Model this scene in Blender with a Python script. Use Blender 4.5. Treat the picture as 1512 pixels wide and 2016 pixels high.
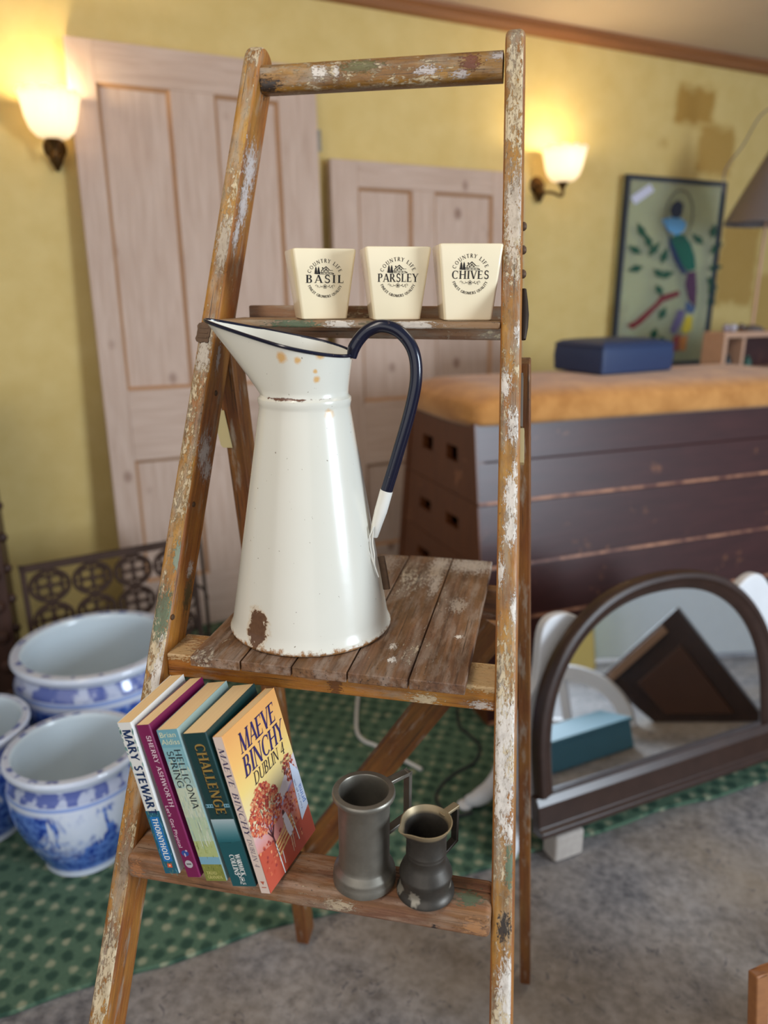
import bpy, bmesh, math, random
from math import sin, cos, pi, radians, sqrt, atan2
from mathutils import Vector as V, Matrix as M

for o in list(bpy.data.objects):
    bpy.data.objects.remove(o)
scene = bpy.context.scene
C = scene.collection
random.seed(7)

# ------------------------------------------------------------------ camera, world, light, exposure
F = 1480.0
CAM = V((0.22, -0.622, 1.241))
YAW, PIT = -0.211, 0.287
fw = V((sin(YAW) * cos(PIT), cos(YAW) * cos(PIT), -sin(PIT)))
rt = V((cos(YAW), -sin(YAW), 0.0))
up = rt.cross(fw)
cam_data = bpy.data.cameras.new('camera')
cam = bpy.data.objects.new('camera', cam_data)
C.objects.link(cam)
cam.matrix_world = M(((rt.x, up.x, -fw.x, CAM.x), (rt.y, up.y, -fw.y, CAM.y), (rt.z, up.z, -fw.z, CAM.z), (0, 0, 0, 1)))
cam_data.sensor_fit = 'VERTICAL'
cam_data.sensor_height = 36.0
cam_data.sensor_width = 27.0
cam_data.lens = F / 2016 * 36.0
cam_data.clip_start = 0.02
cam_data.dof.use_dof = True
cam_data.dof.focus_distance = 0.83
cam_data.dof.aperture_fstop = 2.9
scene.camera = cam
scene.view_settings.view_transform = 'Standard'
scene.view_settings.look = 'None'
scene.view_settings.gamma = 1.0
scene.view_settings.use_curve_mapping = False
scene.view_settings.exposure = -0.17

world = bpy.data.worlds.new('world')
scene.world = world
world.use_nodes = True
bg = world.node_tree.nodes['Background']
bg.inputs[0].default_value = (0.78, 0.87, 1.0, 1)
bg.inputs[1].default_value = 0.42


def area(name, loc, target, sx, sy, power, col):
    d = bpy.data.lights.new(name, 'AREA')
    d.shape = 'RECTANGLE'
    d.size, d.size_y = sx, sy
    d.energy = power
    d.color = col
    o = bpy.data.objects.new(name, d)
    C.objects.link(o)
    o.location = loc
    o.rotation_euler = (V(target) - V(loc)).to_track_quat('-Z', 'Y').to_euler()
    return o


area('window_daylight', (3.1, -0.5, 1.35), (0.0, 0.7, 0.8), 0.8, 1.1, 112, (0.76, 0.88, 1.0))
area('ceiling_strip_light', (-0.5, -0.75, 2.22), (-0.2, 0.3, 0.9), 0.25, 1.3, 13, (1.0, 0.9, 0.76))
area('ceiling_lamp_light', (0.9, 0.9, 2.2), (0.7, 1.3, 0.0), 0.6, 0.6, 8, (1.0, 0.86, 0.66))
area('shop_front_window', (-0.6, -3.2, 1.4), (-0.2, 1.5, 1.1), 4.4, 2.4, 42, (1.0, 0.97, 0.93))


def ray(p):
    return fw + rt * ((p[0] - 756) / F) + up * ((1008 - p[1]) / F)


def hit(p, ax, val):
    d = ray(p)
    return CAM + d * ((val - CAM[ax]) / d[ax])


def onplane(p, q, n):
    d = ray(p)
    return CAM + d * ((V(q) - CAM).dot(V(n)) / d.dot(V(n)))


# ------------------------------------------------------------------ materials
class N:
    def __init__(s, name):
        s.m = bpy.data.materials.new(name)
        s.m.use_nodes = True
        s.t = s.m.node_tree
        s.b = s.t.nodes['Principled BSDF']
        s.out = s.t.nodes['Material Output']
        s._co = None

    def n(s, typ, **kw):
        x = s.t.nodes.new(typ)
        for k, v in kw.items():
            if k.startswith('i_'):
                x.inputs[k[2:]].default_value = v
            else:
                setattr(x, k, v)
        return x

    def l(s, a, b):
        s.t.links.new(a, b)

    def co(s, scale=(1, 1, 1), loc=(0, 0, 0), rot=(0, 0, 0)):
        if s._co is None:
            s._co = s.n('ShaderNodeTexCoord')
        mp = s.n('ShaderNodeMapping')
        mp.inputs['Scale'].default_value = scale
        mp.inputs['Location'].default_value = loc
        mp.inputs['Rotation'].default_value = rot
        s.l(s._co.outputs['Object'], mp.inputs[0])
        return mp.outputs[0]

    def noise(s, vec, sc, det=4.0, rough=0.55, dist=0.0):
        x = s.n('ShaderNodeTexNoise')
        x.inputs['Scale'].default_value = sc
        x.inputs['Detail'].default_value = det
        x.inputs['Roughness'].default_value = rough
        x.inputs['Distortion'].default_value = dist
        s.l(vec, x.inputs['Vector'])
        return x.outputs['Fac']

    def ramp(s, fac, stops, interp='LINEAR'):
        r = s.n('ShaderNodeValToRGB')
        r.color_ramp.interpolation = interp
        el = r.color_ramp.elements
        while len(el) < len(stops):
            el.new(0.5)
        for e, (p, c) in zip(el, stops):
            e.position = p
            e.color = (c, c, c, 1) if isinstance(c, (int, float)) else (c[0], c[1], c[2], 1)
        s.l(fac, r.inputs[0])
        return r.outputs[0]

    def mix(s, fac, a, b, mode='MIX'):
        x = s.n('ShaderNodeMix', data_type='RGBA', blend_type=mode)
        for sock, v in ((x.inputs[0], fac), (x.inputs[6], a), (x.inputs[7], b)):
            if isinstance(v, bpy.types.NodeSocket):
                s.l(v, sock)
            elif isinstance(v, (int, float)):
                sock.default_value = v
            else:
                sock.default_value = (v[0], v[1], v[2], 1)
        return x.outputs[2]

    def fade(s, x, a, b_, top, bottom=0.0):
        mr = s.n('ShaderNodeMapRange')
        for i, v in enumerate((x, a, b_, top, bottom)):
            if isinstance(v, bpy.types.NodeSocket):
                s.l(v, mr.inputs[i])
            else:
                mr.inputs[i].default_value = v
        return mr.outputs[0]

    def math(s, op, a, b=0.0, c=None):
        x = s.n('ShaderNodeMath', operation=op)
        for i, v in enumerate((a, b) if c is None else (a, b, c)):
            if isinstance(v, bpy.types.NodeSocket):
                s.l(v, x.inputs[i])
            else:
                x.inputs[i].default_value = v
        return x.outputs[0]

    def sep(s, vec):
        x = s.n('ShaderNodeSeparateXYZ')
        s.l(vec, x.inputs[0])
        return x.outputs

    def dist(s, vec, p):
        x = s.n('ShaderNodeVectorMath', operation='DISTANCE')
        s.l(vec, x.inputs[0])
        x.inputs[1].default_value = p
        return x.outputs['Value']

    def bump(s, h, strength=0.3, dist=0.002):
        b = s.n('ShaderNodeBump')
        b.inputs['Strength'].default_value = strength
        b.inputs['Distance'].default_value = dist
        s.l(h, b.inputs['Height'])
        s.l(b.outputs[0], s.b.inputs['Normal'])

    def set(s, col=None, rough=None, metal=None, spec=None, coat=None):
        for nm, v in (('Base Color', col), ('Roughness', rough), ('Metallic', metal), ('Specular IOR Level', spec), ('Coat Weight', coat)):
            if v is None:
                continue
            if isinstance(v, bpy.types.NodeSocket):
                s.l(v, s.b.inputs[nm])
            elif nm == 'Base Color':
                s.b.inputs[nm].default_value = (v[0], v[1], v[2], 1)
            else:
                s.b.inputs[nm].default_value = v
        return s.m


def srgb(r, g, b):
    f = lambda c: (c / 255 / 12.92) if c <= 10 else ((c / 255 + 0.055) / 1.055) ** 2.4
    return (f(r), f(g), f(b))


def plain(name, col, rough=0.6, metal=0.0, var=0.0, nscale=20, spec=0.5, coat=0.0):
    m = N(name)
    if var > 0:
        f = m.noise(m.co(), nscale)
        c = m.mix(f, [x * (1 - var) for x in col], [min(1, x * (1 + var)) for x in col])
        m.bump(f, 0.08, 0.001)
    else:
        c = col
    return m.set(c, rough, metal, spec, coat)


def painted_wood(name, wood=((168, 96, 30), (112, 58, 18)), paint=0.5, flake=0.5, streak=9.0, seed=0.0, dark=0.5, rough=0.5, gold=0.5, cream=(206, 182, 136), grey=(160, 148, 130), spots=()):
    """Old varnished timber; local X runs along the grain. Layers: grain, worn ochre varnish, grey weathering, paint flakes, black specks, paint spots."""
    m = N(name)
    L = (seed, seed * 1.7, seed * 0.3)
    g = m.noise(m.co((streak, 160, 160), L), 1.0, 5.0, 0.6, 0.4)
    fine = m.noise(m.co((25, 420, 420), L), 1.0, 3.0)
    base = m.mix(m.ramp(g, [(0.3, 0.0), (0.72, 1.0)]), srgb(*wood[1]), srgb(*wood[0]))
    big = m.noise(m.co((9, 30, 30), (seed * 2, 3, 1)), 1.0, 4.0, 0.6)
    base = m.mix(m.ramp(big, [(0.40, 0.0), (0.62, gold)]), base, srgb(190, 140, 58))
    wz = m.noise(m.co((14, 70, 70), (seed, 9, 4)), 1.0, 5.0, 0.65)
    base = m.mix(m.ramp(wz, [(0.56 - 0.14 * paint, 0.0), (0.70 - 0.1 * paint, 0.7)]), base, srgb(*grey))
    fl = m.noise(m.co((95, 240, 240), (seed * 3, 1, 2)), 1.0, 7.0, 0.76, 0.35)
    area_ = m.noise(m.co((9, 20, 20), (seed * 5, 5, 2)), 1.0, 3.0, 0.5)
    sm = m.math('ADD', m.math('MULTIPLY', fl, 0.62), m.math('MULTIPLY', area_, 0.5))
    e = 0.715 - 0.19 * flake
    pm = m.ramp(sm, [(e, 0.0), (e + 0.035, 0.9)])
    colr = m.mix(m.noise(m.co((30, 60, 60), (1, seed, 7)), 1.0, 3.0), srgb(*cream), srgb(222, 206, 178))
    base = m.mix(pm, base, colr)
    sp = m.noise(m.co((150, 300, 300), (seed, 2, 9)), 1.0, 3.0, 0.6)
    base = m.mix(m.ramp(sp, [(0.62 + 0.06 * (1 - dark), 0.0), (0.70 + 0.05 * (1 - dark), 0.8)]), base, srgb(58, 40, 26))
    crack = m.noise(m.co((7, 330, 330), (seed * 4, 2, 5)), 1.0, 2.0)
    base = m.mix(m.ramp(crack, [(0.28, 0.85), (0.37, 0.0)]), base, srgb(48, 32, 20))
    hp = m.math('MULTIPLY', pm, 0.6)
    if spots:
        raw = m.co()
        rag = m.noise(m.co((150, 420, 420), (3, seed, 1)), 1.0, 5.0, 0.75, 0.8)
        for pos, rad, colr_, amt in spots:
            sub = m.n('ShaderNodeVectorMath', operation='SUBTRACT')
            m.l(raw, sub.inputs[0])
            sub.inputs[1].default_value = pos
            dv = m.n('ShaderNodeVectorMath', operation='DIVIDE')
            m.l(sub.outputs[0], dv.inputs[0])
            dv.inputs[1].default_value = rad
            ln = m.n('ShaderNodeVectorMath', operation='LENGTH')
            m.l(dv.outputs[0], ln.inputs[0])
            q = m.math('ADD', m.math('MULTIPLY', ln.outputs['Value'], 0.5), m.math('MULTIPLY', m.math('SUBTRACT', rag, 0.5), 3.0))
            k = m.ramp(q, [(0.46, amt), (0.53, 0.0)])
            base = m.mix(k, base, srgb(*colr_))
            hp = m.math('MAXIMUM', hp, k)
    h = m.math('ADD', hp, m.math('ADD', m.math('MULTIPLY', fine, 0.35), m.math('MULTIPLY', fl, 0.5)))
    mott = m.noise(m.co((28, 50, 50), (seed * 2, 4, 8)), 1.0, 5.0, 0.7)
    base = m.mix(m.ramp(mott, [(0.5, 0.0), (0.72, 0.7 * dark)]), base, srgb(84, 54, 28))
    m.bump(h, 0.7, 0.0016)
    rr = m.ramp(fl, [(0.3, rough - 0.12), (0.7, rough + 0.15)])
    return m.set(base, rr)


MAT = {}
WHITE_, LILAC_, GREEN_, BLACK_ = (222, 212, 200), (196, 186, 182), (92, 110, 84), (26, 22, 24)
MAT['rear'] = painted_wood('rear_leg_wood', ((124, 70, 26), (78, 42, 16)), 0.0, -0.4, 6, 7.7, 0.3, 0.45, 0.15)
MAT['rear_rail'] = painted_wood('rear_rail_wood', ((164, 124, 92), (112, 76, 52)), 0.7, 0.4, 6, 9.9, 0.4, 0.5, 0.1)
MAT['iron_dark'] = plain('dark_iron', srgb(58, 44, 34), 0.55, 0.6, 0.3, 40)
MAT['rust'] = plain('rusty_steel', srgb(88, 66, 48), 0.6, 0.5, 0.35, 200)
MAT['cream_tag'] = plain('cream_card', srgb(206, 190, 140), 0.6, var=0.05)


# ------------------------------------------------------------------ mesh helpers
class MB:
    def __init__(s):
        s.v, s.f, s.mi, s.sm = [], [], [], []

    def add(s, verts, faces, mi=0, smooth=False, T=None):
        o = len(s.v)
        s.v += [(T @ V(p)) if T else V(p) for p in verts]
        s.f += [[i + o for i in f] for f in faces]
        s.mi += [mi] * len(faces)
        s.sm += [smooth] * len(faces)
        return s

    def box(s, a, b, mi=0, T=None):
        x0, y0, z0 = a
        x1, y1, z1 = b
        vs = [(x0, y0, z0), (x1, y0, z0), (x1, y1, z0), (x0, y1, z0), (x0, y0, z1), (x1, y0, z1), (x1, y1, z1), (x0, y1, z1)]
        return s.add(vs, [(0, 3, 2, 1), (4, 5, 6, 7), (0, 1, 5, 4), (1, 2, 6, 5), (2, 3, 7, 6), (3, 0, 4, 7)], mi, False, T)

    def hexa(s, bot, top, mi=0):
        return s.add(list(bot) + list(top), [(0, 3, 2, 1), (4, 5, 6, 7), (0, 1, 5, 4), (1, 2, 6, 5), (2, 3, 7, 6), (3, 0, 4, 7)], mi)

    def prism(s, poly, h0, h1, mi=0, T=None, smooth=False):
        """poly in local XY, extruded along local Z"""
        n = len(poly)
        vs = [(p[0], p[1], h0) for p in poly] + [(p[0], p[1], h1) for p in poly]
        s.add(vs, [list(range(n))[::-1], list(range(n, 2 * n))], mi, False, T)
        s.add(vs, [(i, (i + 1) % n, n + (i + 1) % n, n + i) for i in range(n)], mi, smooth, T)
        return s

    def loft(s, rings, closed=True, cap0=False, cap1=False, mi=0, T=None):
        n = len(rings[0])
        vs = [p for r in rings for p in r]
        fs = []
        for k in range(len(rings) - 1):
            for i in range(n if closed else n - 1):
                j = (i + 1) % n
                fs.append((k * n + i, k * n + j, (k + 1) * n + j, (k + 1) * n + i))
        s.add(vs, fs, mi, True, T)
        if cap0:
            s.add(rings[0], [list(range(n))[::-1]], mi, False, T)
        if cap1:
            s.add(rings[-1], [list(range(n))], mi, False, T)
        return s

    def lathe(s, prof, n=48, T=None, mi=0, flute=0, fd=0.0):
        rings = []
        for r, z in prof:
            rings.append([(r * (1 + (fd * cos(flute * 2 * pi * i / n) if flute else 0)) * cos(2 * pi * i / n), r * (1 + (fd * cos(flute * 2 * pi * i / n) if flute else 0)) * sin(2 * pi * i / n), z) for i in range(n)])
        return s.loft(rings, True, False, False, mi, T)

    def tube(s, pts, r, n=12, mi=0, caps=True, closed=False, flat=None):
        pts = [V(p) for p in pts]
        m = len(pts)
        rr = r if isinstance(r, (list, tuple)) else [r] * m
        rings = []
        ref = None
        for i in range(m):
            if closed:
                t = (pts[(i + 1) % m] - pts[i - 1]).normalized()
            else:
                t = (pts[min(i + 1, m - 1)] - pts[max(i - 1, 0)]).normalized()
            if ref is None:
                ref = V((0, 0, 1)) if abs(t.z) < 0.9 else V((0, 1, 0))
            a = (ref - t * ref.dot(t)).normalized()
            ref = a
            b = t.cross(a)
            rings.append([pts[i] + a * (rr[i] * cos(2 * pi * k / n)) + b * ((flat or 1) * rr[i] * sin(2 * pi * k / n)) for k in range(n)])
        if closed:
            rings.append(rings[0])
        return s.loft(rings, True, caps and not closed, caps and not closed, mi)

    def build(s, name, mats, parent=None, mw=None, bevel=0.0, seg=2, wn=False, angle=40):
        me = bpy.data.meshes.new(name)
        if mw is not None:
            inv = mw.inverted()
        else:
            inv = world_of(parent).inverted() if parent is not None else M.Identity(4)
        vs = [inv @ p for p in s.v]
        me.from_pydata([tuple(p) for p in vs], [], s.f)
        for m_ in (mats if isinstance(mats, (list, tuple)) else [mats]):
            me.materials.append(m_)
        for p, i, k in zip(me.polygons, s.mi, s.sm):
            p.material_index = i
            p.use_smooth = k
        bm = bmesh.new()
        bm.from_mesh(me)
        bmesh.ops.remove_doubles(bm, verts=bm.verts, dist=1e-6)
        bmesh.ops.recalc_face_normals(bm, faces=bm.faces)
        bm.to_mesh(me)
        bm.free()
        if any(s.sm):
            me.set_sharp_from_angle(angle=radians(38))
        o = bpy.data.objects.new(name, me)
        C.objects.link(o)
        if parent is not None:
            o.parent = parent
        if mw is not None:
            o.matrix_basis = mw if parent is None else world_of(parent).inverted() @ mw
        if bevel > 0:
            b = o.modifiers.new('bevel', 'BEVEL')
            b.width = bevel
            b.segments = seg
            b.limit_method = 'ANGLE'
            b.angle_limit = radians(angle)
            b.harden_normals = True
        return o


def world_of(o):
    m = o.matrix_basis.copy()
    p = o.parent
    while p is not None:
        m = p.matrix_basis @ m
        p = p.parent
    return m


def thing(name, loc, label, cat, group=None):
    o = bpy.data.objects.new(name, None)
    o.empty_display_size = 0.05
    C.objects.link(o)
    o.location = loc
    return tag(o, label, cat, group)


def tag(o, label, cat, group=None):
    o['label'] = label
    o['category'] = cat
    if group:
        o['group'] = group
    return o


def struct(o):
    o['kind'] = 'structure'
    return o


def frame(x, y, origin):
    x = V(x).normalized()
    y = (V(y) - x * V(y).dot(x)).normalized()
    z = x.cross(y)
    return M(((x.x, y.x, z.x, origin[0]), (x.y, y.y, z.y, origin[1]), (x.z, y.z, z.z, origin[2]), (0, 0, 0, 1)))


def board(name, p0, p1, depth_dir, depth, width, mat, parent, bevel=0.002, off=(0, 0), seg=2):
    """timber from p0 to p1 (local X). depth_dir = local Y. section spans depth (Y) and width (Z) from the p0-p1 line."""
    p0, p1 = V(p0), V(p1)
    T = frame(p1 - p0, depth_dir, p0)
    b = MB().box((0, off[0], off[1]), ((p1 - p0).length, off[0] + depth, off[1] + width), T=T)
    return b.build(name, mat, parent, mw=T, bevel=bevel, seg=seg)


def arc_pts(cx, cy, rx, ry, a0, a1, n):
    return [(cx + rx * cos(radians(a0 + (a1 - a0) * i / n)), cy + ry * sin(radians(a0 + (a1 - a0) * i / n))) for i in range(n + 1)]


def smoothpath(pts, per=8):
    pts = [V(p) for p in pts]
    out = []
    for i in range(len(pts) - 1):
        p0, p1, p2, p3 = pts[max(i - 1, 0)], pts[i], pts[i + 1], pts[min(i + 2, len(pts) - 1)]
        for k in range(per):
            t = k / per
            out.append(0.5 * ((2 * p1) + (p2 - p0) * t + (2 * p0 - 5 * p1 + 4 * p2 - p3) * t * t + (3 * p1 - p0 - 3 * p2 + p3) * t ** 3))
    out.append(pts[-1])
    return out


# ------------------------------------------------------------------ lettering (stroke-built capitals, with or without serifs)
def glyph(ch, T=0.17, t=0.065, serif=True):
    P = []

    def S(x0, y0, x1, y1, w, e0=1, e1=1):
        d = V((x1 - x0, y1 - y0))
        n = V((-d.y, d.x)).normalized() * (w / 2)
        if abs(d.y) > abs(d.x) * 0.6:
            n = V((w / 2 * (d.length / max(abs(d.y), 1e-6)) ** 0.5, 0))
        P.append([(x0 - n.x, y0 - n.y), (x0 + n.x, y0 + n.y), (x1 + n.x, y1 + n.y), (x1 - n.x, y1 - n.y)])
        if serif:
            for (x, y, e) in ((x0, y0, e0), (x1, y1, e1)):
                if e:
                    yy = 0.0 if y < 0.5 else 1.0 - 0.045
                    sl = w / 2 + 0.085
                    P.append([(x - sl, yy), (x + sl, yy), (x + sl, yy + 0.045), (x - sl, yy + 0.045)])

    def Hb(x0, x1, y, tick=0):
        P.append([(x0, y - t / 2), (x1, y - t / 2), (x1, y + t / 2), (x0, y + t / 2)])
        if tick and serif:
            P.append([(x1 - 0.05, y), (x1, y), (x1, y + tick), (x1 - 0.02, y + tick)])

    def A(cx, cy, rx, ry, a0, a1, wt=None, n=18):
        for i in range(n):
            q = []
            for a in (a0 + (a1 - a0) * i / n, a0 + (a1 - a0) * (i + 1) / n):
                r = radians(a)
                w = (t + (T - t) * cos(r) ** 2) if wt is None else wt
                q.append(((cx + (rx - w / 2) * cos(r), cy + (ry - t / 2) * sin(r)), w, r))
            (p, w0, r0), (u, w1, r1) = q
            o = lambda p, w, r, s_: (p[0] + s_ * w / 2 * cos(r), p[1] + s_ * w / 2 * sin(r))
            P.append([o(p, w0, r0, -1), o(p, w0, r0, 1), o(u, w1, r1, 1), o(u, w1, r1, -1)])
    k = t / 2
    adv = 0.7
    if ch == 'A':
        S(.04, 0, .36, 1, t, 1, 0); S(.36, 1, .68, 0, T, 0, 1); Hb(.16, .56, .33); adv = .74
    elif ch == 'B':
        S(.14, 0, .14, 1, T); A(.3, .76, .28, .25, -90, 90); A(.3, .26, .32, .27, -90, 90)
        for y in (k, .52, 1 - k): Hb(.14, .31, y)
        adv = .7
    elif ch == 'C':
        A(.47, .5, .42, .5, 48, 312); adv = .84
        if serif: P.append([(.74, .66), (.78, .66), (.78, .98), (.74, .92)])
    elif ch == 'D':
        S(.14, 0, .14, 1, T); A(.34, .5, .46, .5, -90, 90); Hb(.14, .35, k); Hb(.14, .35, 1 - k); adv = .88
    elif ch == 'E':
        S(.14, 0, .14, 1, T); Hb(.14, .6, k, .22); Hb(.14, .5, .52); Hb(.14, .57, 1 - k, -.2); adv = .68
    elif ch == 'F':
        S(.14, 0, .14, 1, T); Hb(.14, .5, .5); Hb(.14, .57, 1 - k, -.2); adv = .62
    elif ch == 'G':
        A(.47, .5, .42, .5, 48, 318); S(.77, .08, .77, .42, T * .8, 0, 0); Hb(.58, .86, .44); adv = .9
        if serif: P.append([(.74, .68), (.78, .68), (.78, .98), (.74, .92)])
    elif ch == 'H':
        S(.14, 0, .14, 1, T); S(.7, 0, .7, 1, T); Hb(.14, .7, .52); adv = .86
    elif ch == 'I':
        S(.16, 0, .16, 1, T); adv = .34
    elif ch == 'K':
        S(.14, 0, .14, 1, T); S(.64, 1, .18, .42, t, 1, 0); S(.3, .58, .68, 0, T, 0, 1); adv = .76
    elif ch == 'L':
        S(.14, 0, .14, 1, T); Hb(.14, .58, k, .25); adv = .62
    elif ch == 'M':
        S(.1, 0, .1, 1, t); S(.12, 1, .46, 0, T, 0, 0); S(.46, 0, .8, 1, t, 0, 0); S(.82, 0, .82, 1, T); adv = .98
    elif ch == 'N':
        S(.1, 0, .1, 1, t); S(.12, 1, .7, 0, T, 0, 0); S(.72, 0, .72, 1, t, 0, 1); adv = .84
    elif ch in 'OQ':
        A(.48, .5, .43, .5, 0, 360, None, 30); adv = .96
        if ch == 'Q': S(.5, .06, .88, -.2, t * 1.4, 0, 0)
    elif ch in 'PR':
        S(.14, 0, .14, 1, T); A(.3, .74, .3, .27, -90, 90); Hb(.14, .31, .49); Hb(.14, .31, 1 - k); adv = .64
        if ch == 'R': S(.34, .5, .68, 0, T, 0, 1); adv = .74
    elif ch == 'S':
        w = (T + t) / 2
        A(.32, .745, .25, .27, 25, 270, w); A(.32, .265, .27, .28, 90, -155, w); adv = .62
        if serif:
            P.append([(.52, .7), (.55, .7), (.55, .98), (.52, .93)]); P.append([(.06, .02), (.09, .05), (.09, .32), (.06, .32)])
    elif ch == 'T':
        S(.36, 0, .36, 1, T, 1, 0); Hb(.04, .68, 1 - k, -.2); adv = .72
        if serif: P.append([(.04, 1), (.04, .8), (.06, .8), (.09, 1)])
    elif ch == 'U':
        S(.13, .28, .13, 1, T, 0, 1); A(.4, .3, .355, .3, 180, 360); S(.68, .28, .68, 1, t * 1.3, 0, 1); adv = .82
    elif ch == 'V':
        S(.06, 1, .38, 0, T, 1, 0); S(.38, 0, .68, 1, t, 0, 1); adv = .74
    elif ch == 'W':
        S(.06, 1, .32, 0, T, 1, 0); S(.32, 0, .55, 1, t, 0, 0); S(.55, 1, .8, 0, T, 0, 0); S(.8, 0, 1.02, 1, t, 0, 1); adv = 1.08
    elif ch == 'Y':
        S(.06, 1, .36, .48, T, 1, 0); S(.66, 1, .36, .48, t, 1, 0); S(.36, 0, .36, .52, T, 1, 0); adv = .72
    elif ch == '4':
        S(.5, 1, .06, .3, t, 0, 0); Hb(.05, .66, .3); S(.48, 0, .48, 1, T, 1, 0); adv = .7
    elif ch == ' ':
        adv = .42
    return P, adv


def lay(text, size, T=0.17, t=0.065, serif=True, track=0.06, slant=0.0, squeeze=1.0, align='C'):
    out, x = [], 0.0
    for ch in text:
        P, adv = glyph(ch, T, t, serif)
        for p in P:
            out.append([((x + a + slant * b) * size * squeeze, b * size) for a, b in p])
        x += adv + track
    w = (x - track) * size * squeeze
    dx = {'C': -w / 2, 'L': 0, 'R': -w}[align]
    return [[(a + dx, b) for a, b in p] for p in out], w


def arc_text(text, size, R, mid_deg, outward=True, **kw):
    """letters along a circle of radius R; outward: tops point out (upper arc), else tops point in (lower arc)"""
    tr = kw.pop('track', 0.12)
    items, x = [], 0.0
    for ch in text:
        P, adv = glyph(ch, **kw)
        items.append((P, x + adv / 2, adv))
        x += adv + tr
    tot = x - tr
    out = []
    for P, c, adv in items:
        s = (c - tot / 2) * size
        if outward:
            th = radians(mid_deg) - s / R
            ca, sa = cos(th - pi / 2), sin(th - pi / 2)
            r0 = R
        else:
            th = radians(mid_deg) + s / R
            ca, sa = cos(th + pi / 2), sin(th + pi / 2)
            r0 = R
        ox, oy = r0 * cos(th), r0 * sin(th)
        for p in P:
            q = []
            for a, b in p:
                lx, ly = (a - adv / 2) * size, b * size
                q.append((ox + lx * ca - ly * sa, oy + lx * sa + ly * ca))
            out.append(q)
    return out


def font_polys(text, size, align='L', shear=0.0):
    cu = bpy.data.curves.new('lettering_curve', 'FONT')
    cu.body = text
    cu.size = size
    cu.shear = shear
    cu.resolution_u = 3
    o = bpy.data.objects.new('lettering_curve', cu)
    C.objects.link(o)
    dg = bpy.context.evaluated_depsgraph_get()
    dg.update()
    me = bpy.data.meshes.new_from_object(o.evaluated_get(dg))
    vs = [(v.co.x, v.co.y) for v in me.vertices]
    fs = [[vs[i] for i in p.vertices] for p in me.polygons]
    xs = [v[0] for v in vs] or [0]
    w = max(xs)
    bpy.data.objects.remove(o)
    bpy.data.curves.remove(cu)
    bpy.data.meshes.remove(me)
    dx = {'C': -w / 2, 'L': 0, 'R': -w}[align]
    return [[(a + dx, b) for a, b in p] for p in fs], w


def decal(mb, polys, T, z=0.0, mi=0, rot=0.0, off=(0, 0)):
    ca, sa = cos(rot), sin(rot)
    for p in polys:
        pts = [(off[0] + a * ca - b * sa, off[1] + a * sa + b * ca, z) for a, b in p]
        mb.add(pts, [list(range(len(pts)))], mi, False, T)


# ------------------------------------------------------------------ the room
E_W = V((0.793, 0.609, 0)).normalized()           # along the back wall, to the right
N_W = V((E_W.y, -E_W.x, 0))                       # out of the back wall, into the room
A_W = V((-1.294, 1.741, 0)) - N_W * 0.055         # a point at the foot of the back wall
Zu = V((0, 0, 1))


def W(s, d, z):
    return A_W + E_W * s + N_W * d + Zu * z


def wall_sz(p, d=0.0):
    q = onplane(p, A_W + N_W * d, N_W)
    return ((q - A_W).dot(E_W), q.z)


CEIL = 2.275
# wall_back with faded ochre patches where older paint shows through
m = N('yellow_distemper_wall')
co = m.co()
sx, sy, sz_ = m.sep(co)[0], m.sep(co)[1], m.sep(co)[2]
nz = m.noise(co, 9, 5, 0.6)
wob = m.math('MULTIPLY', m.math('SUBTRACT', m.noise(co, 14, 4, 0.6), 0.5), 0.09)
WALLX, WALLY = m.math('ADD', sx, wob), m.math('ADD', sy, wob)


def patch(px0, px1, amt):
    (s0, zt), (s1, zb) = wall_sz(px0), wall_sz(px1)
    soft = 0.02
    def edge(v, lo, hi):
        a = m.math('DIVIDE', m.math('SUBTRACT', v, lo - soft), 2 * soft)
        b = m.math('DIVIDE', m.math('SUBTRACT', hi + soft, v), 2 * soft)
        mn = m.math('MINIMUM', a, b)
        return m.math('MINIMUM', m.math('MAXIMUM', mn, 0.0), 1.0)
    return m.math('MULTIPLY', m.math('MULTIPLY', edge(WALLX, s0, s1), edge(WALLY, zb, zt)), amt)


pt = None
for a, b, k in (((1335, 165), (1402, 250), 0.9), ((1378, 245), (1438, 348), 0.8), ((1425, 440), (1478, 600), 0.75), ((1490, 540), (1530, 680), 0.6), ((1300, 275), (1313, 290), 0.6), ((1200, 600), (1228, 670), 0.5)):
    q = patch(a, b, k)
    pt = q if pt is None else m.math('MAXIMUM', pt, q)
yel = m.mix(m.ramp(nz, [(0.3, 0.0), (0.75, 1.0)]), srgb(212, 184, 114), srgb(222, 196, 130))
yel = m.mix(pt, yel, srgb(172, 130, 52))
m.bump(nz, 0.05, 0.004)
MAT['wall'] = m.set(yel, 0.75)
TW = frame(E_W, Zu, W(0, 0, 0))
wall = MB().box((-2.2, 0, -0.1), (5.2, CEIL, 0.0), T=TW).build('wall_back', MAT['wall'], mw=TW)
struct(wall)
m = N('beige_ceiling')
co = m.co()
MAT['ceil'] = m.set(m.mix(m.noise(co, 3, 4), srgb(206, 186, 164), srgb(220, 202, 182)), 0.85)
TC = frame(E_W, N_W, W(0, 0, CEIL))
struct(MB().box((-2.2, -0.1, -0.06), (5.2, 2.1, 0.0), T=TC).build('ceiling', MAT['ceil'], mw=TC))
m = N('picture_rail_wood')
co = m.co((3, 60, 60))
MAT['trim'] = m.set(m.mix(m.noise(co, 1.0, 4), srgb(120, 74, 40), srgb(164, 108, 62)), 0.55)
T1_ = frame(E_W, Zu, W(0, 0, 0))
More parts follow.
